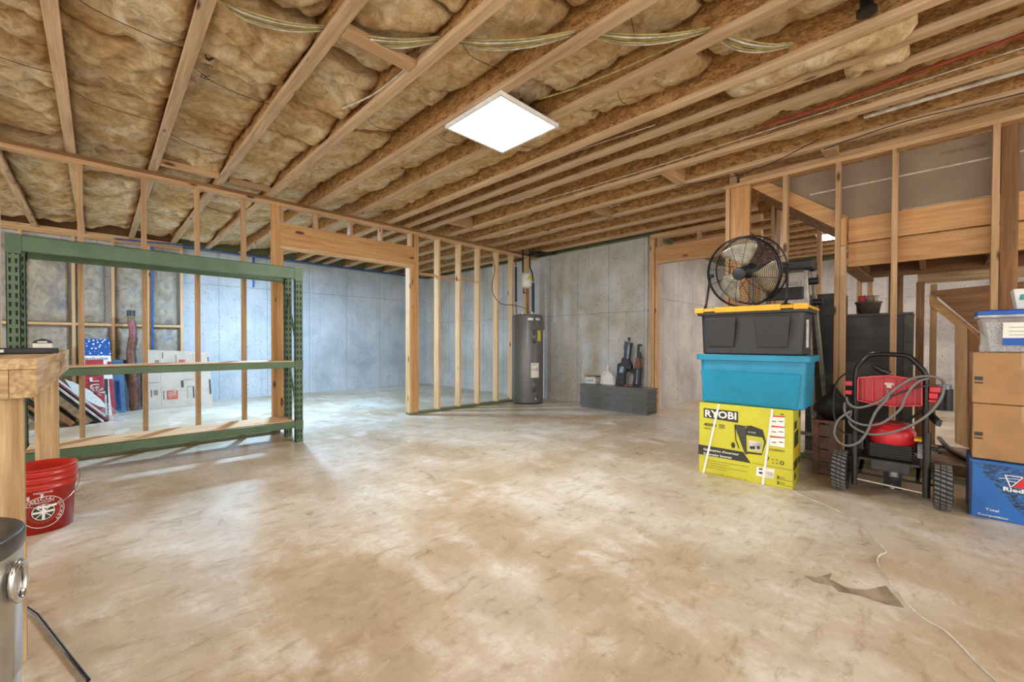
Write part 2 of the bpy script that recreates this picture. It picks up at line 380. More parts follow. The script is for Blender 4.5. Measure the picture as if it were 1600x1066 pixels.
def batt(x0, x1, y0, y1, base, rise, seed, amp, label, group, step=.026):
    nx = max(6, int((x1-x0)/step)); ny = max(8, int((y1-y0)/step)); V = []; F = []
    tilt = (random.random()-.5)*.05
    for j in range(ny+1):
        t = j/ny; y = y0+(y1-y0)*t
        for i in range(nx+1):
            s = i/nx; x = x0+(x1-x0)*s
            wy = y+.035*noise.noise(Vector((x*3, y*2, seed)))*min(1, 4*min(t, 1-t))
            p = Vector((x*1.6, wy*1.3, seed*3.1)); q = Vector((x*6, wy*4.5+x*2.4, seed*1.7))
            z = base + rise*s**(1.3 if rise < .2 else 1.05) + tilt*(t-.5)
            z -= amp*1.5*noise.noise(p) + amp*.9*abs(noise.noise(q*.8)) - amp*.35
            z += amp*.5*noise.fractal(q*2.2, 1.0, 2.0, 3)
            f = abs(noise.noise(Vector((x*2.2+seed, wy*3.4, seed*5)))); z += amp*.9*max(0, 1-f*7)
            ed = min(s, 1-s)*(x1-x0); en = min(t, 1-t)*(y1-y0)
            z += .055*math.exp(-ed/.022) + .05*math.exp(-en/.03)
            V.append((x, wy, min(z, 3.11)))
    for j in range(ny):
        for i in range(nx):
            a = j*(nx+1)+i; F.append((a, a+nx+1, a+nx+2, a+1))
    m = MB(); m.add(V, F, True)
    ring = [i for i in range(nx+1)]+[j*(nx+1)+nx for j in range(1, ny+1)]+[ny*(nx+1)+i for i in range(nx-1, -1, -1)]+[j*(nx+1) for j in range(ny-1, 0, -1)]
    b = [V[k] for k in ring]; n = len(b); m.add(b+[(p[0], p[1], 3.125) for p in b], [(i, (i+1) % n, n+(i+1) % n, n+i) for i in range(n)], True)
    o = m.build('insulation_batt', INS); return tag(o, label, 'insulation', group)
BAYW = ['right of the %s ceiling joist' % ORD[i] for i in range(len(JX)-1)]
for i in range(len(JX)-1):
    x0, x1 = JX[i]+.008, JX[i+1]-.008
    if x1-x0 < .35: continue
    yb = -.6 if x0 < .4 else -1.0
    if x0 > 4.6: yb = 1.7
    y = yb; k = 0
    base, rise, amp = (2.89, .015, .045) if x0 < 1.4 else (2.872, .11, .034) if x0 < 2.9 else (2.838, .155, .022)
    while y < 9.3:
        ln = random.uniform(.55, 1.25)
        if y < 5.6 < y+ln+.35: ln = 5.6-y
        ye = min(y+ln, 9.4); where = 'main room' if y < 5.55 else 'back room'
        wob = random.uniform(-.02, .03)
        batt(x0, x1, y, ye-.004, base+wob*(.6 if x0 < 1.4 else 1), rise, i*7.3+k*1.9, amp, 'rumpled glass wool batt %s, %s from the near end' % (BAYW[i], ORD[k]), 'insulation batts in the ceiling')
        y = ye+random.choice((.0, .0, .02, .05)); k += 1
batt(3.055, 3.265, .08, 1.05, 2.795, .01, 91, .02, 'thin pale strip of glass wool hanging beside the black pipe joist', 'loose glass wool strips')
batt(3.33, 3.53, .12, .42, 2.79, .0, 95, .04, 'small tuft of glass wool near the stair wall, tucked in a narrow bay', 'loose glass wool strips')
for i, x0 in enumerate([6.66, 7.14, 7.62, 8.1, 8.58, 9.06, 9.54]):
    batt(x0, x0+.42, -.5, 3.1, 2.98, .05, 60+i, .02, 'glass wool batt over the room behind the stairs, in its %s bay' % ORD[i], 'insulation batts behind the stairs', .06)
# solid blocking between joists
def block(x0, x1, y0, y1, z0, z1, label):
    tag(MB().box(x0, x1, y0, y1, z0, z1).build('blocking', STUD['x'], bevel=.002), label, 'blocking', 'wood blocks between joists')
block(.98, 1.415, 2.28, 2.37, H+.0, H+.038, 'flat pine block between the fifth and sixth joists near the cables')
block(.44, .91, 5.25, 5.33, H+.0, H+.05, 'short pine block against the framed wall top, between two joists')
block(1.015, 1.42, 5.36, 5.45, H+.02, H+.06, 'second short pine block just above the framed wall top plate')
block(4.07, 4.5, 1.9, 1.98, H, H+.2, 'upright pine block in the bay next to the stair wall, lower one')
block(4.56, 4.76, .62, .72, H-.02, H+.2, 'pine block joining joist and stair wall near the white pipe')
block(4.56, 5.0, 3.1, 3.17, H, H+.15, 'pine block nearest the water heater bay end')
block(3.6, 4.02, 4.9, 4.96, H, H+.16, 'dark pine block close to the framed wall, above its studs')

# ------------------------------------------------------------------ stud framing
YP = 5.55
def stud_part(t, x0, x1, y0, y1, z0, z1, m, name='stud'): return MB().box(x0, x1, y0, y1, z0, z1).build(name, m, t, bevel=.0015, seg=1)
t = thing('stud_wall', 'open stud wall with wide doorway dividing the main room from the back room', 'framing', (2.5, YP+.045, 0))
stud_part(t, -1.2, 6.2, YP, YP+.089, 2.744, 2.782, STUD['x'], 'top_plate'); stud_part(t, -1.2, 6.2, YP, YP+.089, 2.782, H, DARKW['x'], 'cap_plate')
stud_part(t, -1.2, 1.56, YP, YP+.089, 0, .038, TREAT['x'], 'sole_plate'); stud_part(t, 3.33, 6.2, YP, YP+.12, 0, .038, TREAT['x'], 'sole_plate')
for x in (-.625, -.13, .315, .745, 1.175): stud_part(t, x, x+.038, YP, YP+.089, .038, 2.744, STUD['z'])
for x in (1.485, 1.524): stud_part(t, x, x+.038, YP, YP+.089, .038, 2.744, HEAD['z'])
stud_part(t, 1.563, 1.601, YP, YP+.089, 0.038, 2.235, HEAD['z'], 'jack_stud')
stud_part(t, 3.33, 3.368, YP, YP+.12, .038, 2.235, PALE['z'], 'jack_stud'); stud_part(t, 3.369, 3.407, YP, YP+.089, .038, 2.235, HEAD['z'], 'jack_stud')
for x in (3.435, 3.474): stud_part(t, x-.026, x+.012, YP, YP+.089, .038, 2.744, HEAD['z'])
for x in (3.845, 4.265, 4.68, 5.12, 5.5, 5.93): stud_part(t, x, x+.038, YP, YP+.12, .038, 2.744, PALE['z'])
stud_part(t, 1.563, 3.407, YP-.002, YP+.036, 2.275, 2.545, HEAD['x'], 'header'); stud_part(t, 1.563, 3.407, YP+.052, YP+.089, 2.275, 2.545, HEAD['x'], 'header')
stud_part(t, 1.563, 3.407, YP, YP+.089, 2.236, 2.274, PALE['x'], 'header_plate')
for x in (1.565, 1.97, 2.42, 2.86, 3.34): stud_part(t, x, x+.038, YP, YP+.089, 2.547, 2.744, STUD['z'], 'cripple_stud')
stud_part(t, 3.47, 4.7, YP+.121, YP+.14, 2.16, 2.2, STUD['x'], 'brace')

# back insulated stud wall
YB = 9.5
t = thing('stud_wall', 'pine stud wall packed with paper faced insulation at the rear left', 'framing', (0, YB+.05, 0))
stud_part(t, -2.2, 1.09, YB, YB+.089, 2.75, 2.788, STUD['x'], 'top_plate'); stud_part(t, -2.2, 1.09, YB, YB+.089, 2.789, 2.86, PALE['x'], 'cap_plate')
stud_part(t, -2.2, 1.09, YB, YB+.089, 0, .038, TREAT['x'], 'sole_plate')
BX = [-1.7, -.83, -.29, .16, .605, 1.05]
for x in BX: stud_part(t, x, x+.038, YB, YB+.089, .038, 2.75, PALE['z'])
for a, b in zip(BX, BX[1:]): stud_part(t, a+.039, b-.001, YB, YB+.06, 1.36, 1.40, PALE['x'], 'blocking')
def kraft(x0, x1, z0, z1, seed, label):
    m = MB(); nx, nz = 14, int((z1-z0)/.05); V = []; F = []
    for j in range(nz+1):
        for i in range(nx+1):
            s, u = i/nx, j/nz; x, z = x0+(x1-x0)*s, z0+(z1-z0)*u
            e = min(min(s, 1-s)*4, min(u, 1-u)*8, 1)
            d = .055*e**.5 + .03*noise.noise(Vector((x*3, z*2.5, seed)))*e + .02*noise.fractal(Vector((x*6+z*3, z*7, seed)), 1, 2, 3)*e
            V.append((x, YB+.085-d, z))
    for j in range(nz):
        for i in range(nx): a = j*(nx+1)+i; F.append((a, a+1, a+nx+2, a+nx+1))
    m.add(V, F, True); m.box(x0, x1, YB+.086, YB+.098, z0, z1)
    tag(m.build('wall_insulation_batt', KRAFT), label, 'insulation', 'paper faced batts in the rear wall')
for i, (a, b) in enumerate(zip(BX, BX[1:])):
    w = ['at the far left edge', 'behind the pallet rack post', 'above the star sign', 'behind the rolled rug', 'beside the blue pipe'][i]
    kraft(a+.045, b-(.04 if i != 2 else .09), 1.41, 2.70, i*3.1, 'tall paper faced insulation batt %s, upper row' % w)
    kraft(a+.045, b-.035, .05, 1.35, i*3.1+50, 'short paper faced insulation batt %s, lower row' % w)
tag(MB().cyl((.665, 9.46, .1), (.665, 9.46, 2.74), .016).build('water_pipe', BLUEP), 'blue plastic pipe running up the rear stud wall', 'pipe')
tag(MB().tube([(.2, 9.3, 2.76), (.9, 9.28, 2.79), (1.9, 9.3, 2.77), (2.9, 9.3, 2.78), (4.0, 9.32, 2.78), (6.1, 9.3, 2.79)], .014).build('water_pipe', BLUEP), 'long blue plastic pipe along the top of the back concrete wall', 'pipe')
tag(MB().box(2.2, 2.23, 9.57, 9.598, 2.2, 2.79).build('conduit', BLUEP), 'short pale blue upright strip on the back wall behind the header', 'pipe')

# opening frame at the far side (plane X = 6.27)
t = thing('stud_wall', 'framed opening with heavy header between grey wall end and stair post', 'framing', (6.3, 2.3, 0))
stud_part(t, 6.24, 6.33, 3.15, 3.188, 0, 2.74, STUD['z']); stud_part(t, 6.24, 6.33, 3.111, 3.149, 0, 2.74, STUD['z']); stud_part(t, 6.24, 6.33, 3.06, 3.098, 0, 2.34, STUD['z'], 'jack_stud')
stud_part(t, 6.24, 6.33, 1.62, 3.19, 2.744, 2.82, STUD['y'], 'top_plate')
stud_part(t, 6.24, 6.33, 1.62, 3.10, 2.385, 2.61, HEAD['y'], 'header'); stud_part(t, 6.24, 6.33, 1.62, 3.10, 2.345, 2.384, STUD['y'], 'header_plate')
for y in (3.02, 2.42, 1.85): stud_part(t, 6.24, 6.33, y, y+.038, 2.611, 2.744, STUD['z'], 'cripple_stud')
for y in (1.62, 1.66): stud_part(t, 6.24, 6.33, y, y+.038, 0, 2.345, STUD['z'])

# stair wall (plane X = 4.78)
XS = 4.78
t = thing('stud_wall', 'stair side stud wall with diagonal stringer, landing rims and drywall above', 'framing', (XS+.05, .5, 0))
stud_part(t, XS, XS+.089, -1.6, 1.6, 2.744, 2.782, STUD['y'], 'top_plate'); stud_part(t, XS, XS+.089, -1.6, 1.45, 2.783, 2.83, STUD['y'], 'cap_plate')
stud_part(t, XS, XS+.089, -1.6, 1.6, 0, .038, TREAT['y'], 'sole_plate')
for y in (1.545, 1.02, .607, .225, -.335, -.95): stud_part(t, XS, XS+.089, y, y+.038, .038, 2.744, STUD['z'])
stud_part(t, XS+.02, XS+.089, 1.36, 1.54, .038, 2.744, HEAD['z'], 'post')
stud_part(t, XS+.09, XS+.18, -.435, -.345, .038, 2.744, DARKW['z'], 'post')
stud_part(t, XS, XS+.089, .567, .605, .038, 1.98, STUD['z'], 'jack_stud'); stud_part(t, XS, XS+.089, .567, .605, 1.985, 2.23, HEAD['z'], 'jack_stud')
# landing and flights
t = thing('staircase', 'unfinished wooden staircase landing and flights seen from below through the studs', 'staircase', (5.3, 0, 0))
xl = XS+.092
MB().box(xl, xl+.038, -1.5, .56, 2.02, 2.235).build('rim_board', HEAD['y'], t, bevel=.002)
MB().box(xl, xl+.038, -1.5, .56, 1.80, 2.005).build('rim_board', HEAD['y'], t, bevel=.002)
MB().box(5.83, 5.87, -1.5, .56, 1.80, 2.0).build('rim_board', DARKW['y'], t)
MB().box(xl+.04, 5.83, -1.5, .56, 2.005, 2.03).build('landing_deck', OSB, t)
for y in (.52, .1, -.32, -.74): MB().box(xl+.04, 5.83, y-.038, y, 1.83, 2.0).build('landing_joist', DARKW['x'], t)
MB().bar((xl+.1, .56, 1.815), (5.8, .5, 1.77), .1, .035).build('ledger', DARKW['x'], t)
SP = [(1.372, 2.742), (1.20, 2.742), (.565, 2.262), (.565, 2.10)]
for x, m_ in ((xl, HEAD['y']), (5.3, DARKW['y']), (5.8, DARKW['y'])):
    MB().prism(SP, (x, 0, 0), Y, Z, (.038, 0, 0)).build('stringer', m_, t)
s = MB(); s.hexa([(xl+.04, 1.36, 2.742), (5.8, 1.36, 2.742), (5.8, .66, 2.18), (xl+.04, .66, 2.18)], [(xl+.04, 1.30, 2.742), (5.8, 1.30, 2.742), (5.8, .62, 2.20), (xl+.04, .62, 2.20)]); s.build('soffit_board', DARKW['x'], t)
s = MB(); s.prism([(-1.5, 2.245), (.56, 2.245), (1.20, 2.742), (-1.5, 2.742)], (xl+.040, 0, 0), Y, Z, (.013, 0, 0)); s.build('drywall', GYP, t)
s = MB(); s.box(xl+.038, xl+.0395, -1.5, .86, 2.535, 2.548); s.box(xl+.038, xl+.0395, -.4, .2, 2.245, 2.252); s.build('joint_strip', GYPW, t)
text_mb('NATIONAL GYPSUM', (xl+.0385, -.02, 2.64), -Y, Z, height=.028, width=.25, depth=.001).build('printed_lettering', DARKW['x'], t)
# lower flight behind
a, b = at(1440, 445, X=5.9), at(1545, 434, X=5.9)
MB().bar((5.9, .12, 1.80), (5.9, -1.2, 1.80), .04, .19).build('beam', BENCH['y'], t)
MB().box(5.86, 5.95, .07, .13, 0, 1.72).build('post', DARKW['z'], t); MB().box(5.96, 6.0, -.02, .03, 0, 1.7).build('post', STUD['z'], t)
MB().box(5.9, 5.99, .23, .34, 0, 1.95).build('post', DARKW['z'], t)
s = MB(); q = [at(1452, 458, X=5.95), at(1532, 522, X=5.95), at(1532, 540, X=5.95), at(1452, 476, X=5.95)]
s.hexa(q, [p+X*.04 for p in q]); s.build('stringer', HEAD['y'], t)
q = [at(1455, 455, X=5.93), at(1600, 440, X=5.93), at(1600, 600, X=5.93), at(1534, 522, X=5.93)]
MB().hexa(q, [p+X*.015 for p in q]).build('under_tread_panel', DARKW['y'], t)
q = [at(1492, 497, X=5.6), at(1511, 511, X=5.6), at(1511, 700, X=5.6), at(1492, 692, X=5.6)]
MB().hexa(q, [p+X*.038 for p in q]).build('newel_board', STUD['z'], t)
q = [at(1512, 513, X=5.6), at(1530, 530, X=5.6), at(1530, 700, X=5.6), at(1512, 700, X=5.6)]
MB().hexa(q, [p+X*.038+X*.05 for p in q]).build('newel_board', DARKW['z'], t)
# more posts beyond
t = thing('stud_wall', 'plywood braced stud cluster behind the fan, beyond the stair post', 'framing', (5.9, 1.4, 0))
for y in (1.42, 1.36): stud_part(t, 5.88, 5.97, y-.038, y, 0, 2.78, STUD['z'])
stud_part(t, 5.88, 5.97, .92, .958, 0, 2.78, STUD['z']); stud_part(t, 5.88, 5.97, .56, .598, 0, 2.0, STUD['z']); stud_part(t, 5.88, 5.97, .47, .508, 0, 2.0, STUD['z'])
stud_part(t, 5.88, 5.97, .9, 1.42, 2.781, 2.82, STUD['y'], 'top_plate')
q = [(4.93, 1.50, 1.9), (5.87, 1.44, 1.9), (5.87, 1.44, 2.25), (4.93, 1.50, 2.45)]
MB().hexa(q, [Vector(p)+Y*.012 for p in q]).build('brace_panel', plain('pinkish_plywood', '99775f', .7), t)

# ------------------------------------------------------------------ lights
def panel(x, y, w, l, strength, col, label):
    t = thing('ceiling_light', label, 'light', (x, y, H-.012), group=None)
    z1 = H-.002; z0 = z1-.03; fw = .022; s = MB()
    for a in ((x-w/2, x+w/2, y-l/2, y-l/2+fw), (x-w/2, x+w/2, y+l/2-fw, y+l/2), (x-w/2, x-w/2+fw, y-l/2+fw, y+l/2-fw), (x+w/2-fw, x+w/2, y-l/2+fw, y+l/2-fw)): s.box(*a, z0, z1)
    s.box(x-w/2+fw, x+w/2-fw, y-l/2+fw, y+l/2-fw, z0+.012, z1)
    s.build('frame', WHITE, t, bevel=.002)
    MB().box(x-w/2+fw, x+w/2-fw, y-l/2+fw, y+l/2-fw, z0+.006, z0+.011).build('diffuser', emit('lit_diffuser', col, strength), t)
panel(2.262, 2.405, .62, .64, L_MAIN, (.99, .985, .98), 'square lit ceiling light panel in the middle of the main room')
panel(8.25, 1.08, .5, .5, L_RIGHT, (1, .95, .93), 'ceiling light glowing beyond the stairs, above the stepladder')
panel(.2, -1.4, .62, .62, L_MAIN*.6, (1, .975, .94), 'square fill light panel added out of view behind the camera')  # added unseen fill panel, brightens the foreground
#@@REST
# ------------------------------------------------------------------ pallet rack
t = thing('storage_rack', 'green steel pallet rack without load standing before the framed wall', 'rack', (.56, 5.11, 0))
RY0, RY1, RXL, RXR, RT = 4.9, 5.32, -.49, 1.53, 1.915
def upright(x, y, left):
    m = MB(); w, d = .072, .06
    m.box(x, x+w, y, y+.004, 0, RT); m.box(x, x+.004, y, y+d, 0, RT); m.box(x+w-.004, x+w, y, y+d, 0, RT)
    m.cur = 1
    z = .06
    while z < RT-.04:
        for dx in (.02, .052):
            m.prism([(-.007, .02), (.007, .02), (.005, -.018), (-.005, -.018)], (x+dx, y-.0008, z), X, Z, (0, .0006, 0))
        for dyy in (.018, .042):
            m.prism([(-.006, .02), (.006, .02), (.004, -.018), (-.004, -.018)], (x-.0008 if not left else x+w+.0002, y+dyy, z), Y, Z, (.0006, 0, 0))
        z += .0508*1.3
    m.build('upright', [GREEN, GREEND], t)
for x, l in ((RXL, 1), (RXR, 0)):
    upright(x, RY0, l); upright(x, RY1-.06, l)
    for z0, z1 in ((.25, .95), (.95, .25+1.4), (1.86, 1.86)):
        MB().bar((x+.036, RY0+.05, z0), (x+.036, RY1-.05, z1), .03, .012, up=X).build('cross_brace', GREEN, t)
for z0, z1 in ((1.79, 1.91), (.822, .885), (.165, .235)):
    for y, s in ((RY0, -1), (RY1-.045, 1)):
        m = MB(); ya, yb = (y, y+.045)
        m.box(RXL+.075, RXR-.003, ya, yb, z0, z1)
        m.box(RXL+.075, RXR-.003, ya-.0 if s > 0 else ya+.012, yb-.012 if s > 0 else yb, z1, z1+.006)
        bm_ = m.build('beam', GREEN, t, bevel=.003)
        for x0, x1 in ((RXL-.002, RXL+.078), (RXR-.006, RXR+.074)): MB().box(x0, x1, y-.006 if s < 0 else yb, y-.001 if s < 0 else yb+.005, z0-.02, z1+.01).build('beam_connector', GREEN, bm_)
    if z0 < 1: MB().box(RXL+.08, RXR-.01, RY0+.014, RY1-.014, z1, z1+.012).build('shelf_board', PALE['x'], t)

# ------------------------------------------------------------------ workbench, bin, bucket
bx1, by0, by1, bz = -.148, 2.14, 4.31, 1.045
t = thing('workbench', 'rough pine workbench with thick top standing above the red bucket', 'workbench', (-.6, 3.2, 0))
for k in range(5): MB().box(bx1-.14*(k+1)+.002, bx1-.14*k, by0, by1, bz-.038, bz).build('top_plank', BENCH['y'], t, bevel=.002)
MB().box(bx1-.062, bx1-.001, by0+.002, by1, bz-.134, bz-.039).build('apron', BENCH['y'], t, bevel=.002)
MB().box(bx1-.7, bx1-.063, by0+.004, by0+.042, bz-.134, bz-.039).build('apron', BENCH['x'], t, bevel=.002)
MB().box(bx1-.7, bx1-.063, by1-.042, by1, bz-.134, bz-.039).build('apron', BENCH['x'], t, bevel=.002)
MB().box(bx1-.17, bx1-.035, by0+.045, by0+.083, 0, bz-.04).build('leg', BENCH['z'], t, bevel=.002)
MB().box(bx1-.15, bx1-.045, by1-.20, by1-.10, 0, bz-.135).build('leg', BENCH['z'], t, bevel=.002)
for y in (by0+.045, by1-.15): MB().box(bx1-.7, bx1-.6, y, y+.05, 0, bz-.135).build('leg', BENCH['z'], t)
# tools on the bench
p = at(5, 549, Z=bz); q = at(70, 549, Z=bz)
t = thing('folding_tool', 'flat dark grey folding tool lying on the workbench top', 'tool', (-.3, 2.85, bz))
m = MB(); m.prism([(-.13, -.022), (-.11, -.03), (.10, -.03), (.14, -.01), (.14, .012), (.10, .03), (-.12, .03)], (-.27, 2.86, bz+.001), X, Y, (0, 0, .026)); m.build('body', BLACK, t, bevel=.004)
m = MB(); m.box(-.38, -.29, 2.824, 2.828, bz+.008, bz+.021); m.build('handle_inlay', STEEL, t); MB().box(-.345, -.31, 2.820, 2.8235, bz+.01, bz+.019).build('blue_insert', NAVY, t)
t = thing('small_carton', 'small white carton with black gabled lid at the bench rear', 'box', (-.31, 3.9, bz))
MB().box(-.285, -.205, 3.87, 3.93, bz+.001, bz+.045).build('carton_body', WHITE, t)
MB().prism([(-.042, 0), (.042, 0), (.035, .015), (0, .03), (-.035, .015)], (-.245, 3.868, bz+.046), X, Z, (0, .064, 0)).build('lid', BLACK, t)
MB().box(-.265, -.225, 3.8655, 3.8675, bz+.050, bz+.058).build('label_strip', WHITE, t)
# steel bin
bc = (-.313, 1.577, 0)
t = thing('trash_can', 'round brushed steel trash can with black rim lid in front of the workbench', 'bin', bc)
m = MB(local=True); m.lathe([(.165, .0), (.17, .01), (.172, .30), (.172, .301), (.175, .305), (.178, .60)]); m.build('body', STEEL, t)
m = MB(local=True); m.lathe([(.178, .60), (.182, .61), (.182, .64), (.178, .645), (.10, .641), (.095, .62), (.09, .56), (0, .55)]); m.build('lid', plain('dark_grey_lid', '48443f', .35), t)
m = MB(local=True); m.tube([(.07*math.cos(a)*.4, .086*math.sin(a)*.5, .58) for a in [i*.4 for i in range(8)]], .012); m.build('liner_ring', BLACK, t)
m = MB(local=True); a0 = R(-20)
pts = []
for k in range(14):
    a = 2*math.pi*k/14; rr = .182; th = a0+math.cos(a)*.14; pts.append((rr*math.cos(th)+.006*math.cos(a0), rr*math.sin(th), .535+.045*math.sin(a)))
m.tube(pts, .007, 8, closed=True); m.build('handle_ring', CHROME, t)
m = MB(local=True); pts = [(.178*math.cos(a0+s*.11), .178*math.sin(a0+s*.11), z) for s, z in ((-1, .505), (1, .505), (1, .56), (-1, .56))]
m.hexa(pts, [(x*1.04, y*1.04, z) for x, y, z in pts]); m.build('handle_plate', STEEL, t, bevel=.004)
tag(MB().tube([(-.26, 2.72, .012), (-.18, 2.5, .012), (-.10, 2.18, .012), (-.03, 1.9, .012)], .006).build('metal_rod', BLKM), 'thin black rod lying on the floor beside the steel trash can', 'rod')
# bucket
c = Vector((-.245, 3.71, 0))
t = thing('bucket', 'red plastic bucket with white ring print under the workbench', 'bucket', c)
rb = lambda z: .128+.018*z/.37
m = MB(local=True)
m.lathe([(0, .004), (.122, .004), (.128, .0), (rb(.25), .25), (rb(.25)+.008, .252), (rb(.25)+.008, .262), (rb(.27)+.001, .264), (rb(.29)+.001, .292), (rb(.29)+.009, .294), (rb(.29)+.009, .303), (rb(.31)+.001, .306), (rb(.33), .33), (rb(.33)+.009, .332), (rb(.33)+.009, .34), (rb(.35), .343), (rb(.36), .36), (rb(.37)+.006, .364), (rb(.37)+.005, .372), (rb(.37)-.002, .372), (.122, .01), (0, .008)], n=56)
m.build('body', BKT, t)
face = math.atan2(-c.y, -c.x)+.12
def onb(a, b, lift=.0015):      # a: metres around, b: height
    r = rb(b)+lift; th = face+a/r; return Vector((r*math.cos(th), r*math.sin(th), b))
def bucket_text(s, a0, b0, h, w, name, mat, arc=None):
    if arc is None: m = text_mb(s, (0, 0, 0), X, Z, height=h, width=w, warp=lambda a, b: onb(a0+a, b0+b), align='CENTER')
    else:
        (ca, cb, rr, st, sp) = arc
        def wp(a, b):
            th = st-(a/w)*sp; r = rr+b; return onb(ca+r*math.cos(th), cb+r*math.sin(th))
        m = text_mb(s, (0, 0, 0), X, Z, height=h, width=w, warp=wp)
    m.local = True; m.build(name, mat, t)
def disc(ca, cb, r0, r1, mat, name, lift, n=40, a0=0, a1=6.2832):
    m = MB(local=True); V = []; F = []
    q = 5
    for k in range(n+1):
        th = a0+(a1-a0)*k/n
        for w in range(q): r = r0+(r1-r0)*w/(q-1); V.append(onb(ca+r*math.cos(th), cb+r*math.sin(th), lift))
    for k in range(n):
        for w in range(q-1): F.append((q*k+w, q*k+w+1, q*k+q+w+1, q*k+q+w))
    m.add(V, F, True); m.build(name, mat, t)
bc0, bc1 = -.01, .125
disc(bc0, bc1, .088, .091, WHITE, 'ring_print', .001); disc(bc0, bc1, .052, .066, plain('ring_dark_red', '8f2a14', .5), 'ring_print', .001); disc(bc0, bc1, 0.001, .043, INK, 'emblem_print', .001); disc(bc0, bc1, .043, .046, WHITE, 'emblem_print', .0014)
m = MB(local=True)
for ang, w_ in ((0, .006), (90, .006), (45, .002), (135, .002)):
    ca_, sa_ = math.cos(R(ang)), math.sin(R(ang))
    for q in range(8):
        u0, u1 = -.042+.0105*q, -.042+.0105*(q+1)
        m.add([onb(bc0+u*ca_-v_*sa_, bc1+u*sa_+v_*ca_, .0022) for u, v_ in ((u0, -w_), (u1, -w_), (u1, w_), (u0, w_))], [(0, 1, 2, 3)])
m.build('emblem_print', WHITE, t)
bucket_text('FIREHOUSE', -.01, .232, .011, .075, 'lettering', WHITE); bucket_text('FIREHOUSE', -.015, .177, .010, .07, 'lettering', WHITE)
bucket_text('OFFICIAL', 0, 0, .016, .12, 'lettering', WHITE, (bc0, bc1, .068, R(150), R(100))); bucket_text('BUCKET', 0, 0, .016, .1, 'lettering', WHITE, (bc0, bc1, .068, R(35), R(85)))
m = MB(local=True); V = [onb(a, b, .002) for a, b in ((-.075, .2), (-.01, .208), (-.01, .232), (-.075, .224))]; m.add(V, [(0, 1, 2, 3)]); m.build('price_sticker', CREAM, t)
pts = []
for k in range(15):
    a = math.pi*k/14; th = face+math.pi/2-a
    rr = .156+.012*math.sin(a); pts.append((rr*math.cos(th), rr*math.sin(th), .315-.155*math.sin(a)))
bh = MB(local=True).tube(pts, .0022, 6).build('bail_handle', CHROME, t)
MB(local=True).tube(pts[6:9], .007, 8).build('handle_grip', WHITE, bh)

# ------------------------------------------------------------------ water heater
wx, wy = 5.62, 5.262
t = thing('water_heater', 'tall grey electric water heater in the corner of the main room', 'water heater', (wx, wy, 0))
m = MB(local=True); m.lathe([(0, .02), (.255, .02), (.255, 0), (.278, .03), (.283, .05), (.283, 1.585), (.275, 1.60), (.23, 1.615), (0, 1.62)], n=56); m.build('tank', TANK, t)
fa = math.atan2(-wy, -wx)
def onh(a, b, lift=.002): r = .283+lift; th = fa+a/r; return Vector((r*math.cos(th), r*math.sin(th), b))
def patch(a0, a1, b0, b1, mat, name, lift=.003, th=.0):
    m = MB(local=True); V = []; F = []; n = 8
    for k in range(n+1):
        a = a0+(a1-a0)*k/n
        V += [onh(a, b0, lift), onh(a, b1, lift)]
    for k in range(n): F.append((2*k, 2*k+2, 2*k+3, 2*k+1))
    if th:
        for k in range(n+1): a = a0+(a1-a0)*k/n; V += [onh(a, b0, lift-th), onh(a, b1, lift-th)]
        o = 2*(n+1)
        for k in range(n): F += [(2*k, o+2*k, o+2*k+2, 2*k+2), (2*k+1, 2*k+3, o+2*k+3, o+2*k+1)]
        F += [(0, 1, o+1, o), (2*n, o+2*n, o+2*n+1, 2*n+1)]
    m.add(V, F, True); return m.build(name, mat, t)
patch(.0, .24, 1.50, 1.545, WHITE, 'brand_plate', .004, .004)
patch(.10, .14, 1.50, 1.545, BROWNL, 'round_badge', .008, .003)
for b0 in (1.09, .22): patch(.085, .155, b0, b0+.24, TANK, 'access_cover', .012, .012); patch(.10, .125, b0+.03, b0+.2, GALV, 'cover_rib', .016, .004)
patch(.19, .27, 1.13, 1.32, plain('label_yellow', 'd6cc28', .5, vary=.03), 'energy_label', .003)
patch(.06, .22, .48, .74, PAPER, 'info_label', .003); patch(.07, .21, .60, .65, CREAM, 'label_block', .0035)
m = text_mb('WARNING', (0, 0, 0), X, Z, height=.02, width=.09, warp=lambda a, b: onh(.07+a, .70+b, .004)); m.local = True; m.build('lettering', INK, t)
d = Vector((math.cos(fa+.5), math.sin(fa+.5), 0))
MB(local=True).tube([d*.28+Z*.11, d*.31+Z*.11, d*.32+Z*.08], .012).build('drain_valve', STEEL, t)
MB(local=True).cyl((.0, -.10, 1.61), (.0, -.10, 1.67), .02).build('inlet_fitting', STEEL, t); MB(local=True).cyl((-.02, .12, 1.61), (-.02, .12, 1.67), .02).build('inlet_fitting', STEEL, t)
A = lambda px, py, x=5.72: at(px, py, X=x)
def pipe(name, pts, r, mat, label): return tag(MB().tube(pts, r, 10).build(name, mat), label, 'pipe', None)
pipe('water_pipe', [A(806, 383), A(806, 415)], .010, COPPER, 'thin copper pipe dropping from the joists left of the heater')
pipe('insulated_pipe', [A(806, 417), A(806, 472)], .022, BLACK, 'black foam covered pipe left of the white expansion tank')
pipe('water_pipe', [A(806, 474), A(807, 491)], .011, COPPER, 'short copper end above the heater under the left black sleeve')
pipe('insulated_pipe', [A(817, 383), A(817, 426)], .016, BLACK, 'thin black pipe running from the joists to the white tank')
pipe('insulated_pipe', [A(828, 380), A(828, 418), A(832, 428), A(833, 440)], .013, BLACK, 'black pipe bending behind the white expansion tank')
pipe('insulated_pipe', [A(833, 442, 5.78), A(833, 489, 5.78)], .026, BLACK, 'black foam covered pipe right of the white expansion tank')
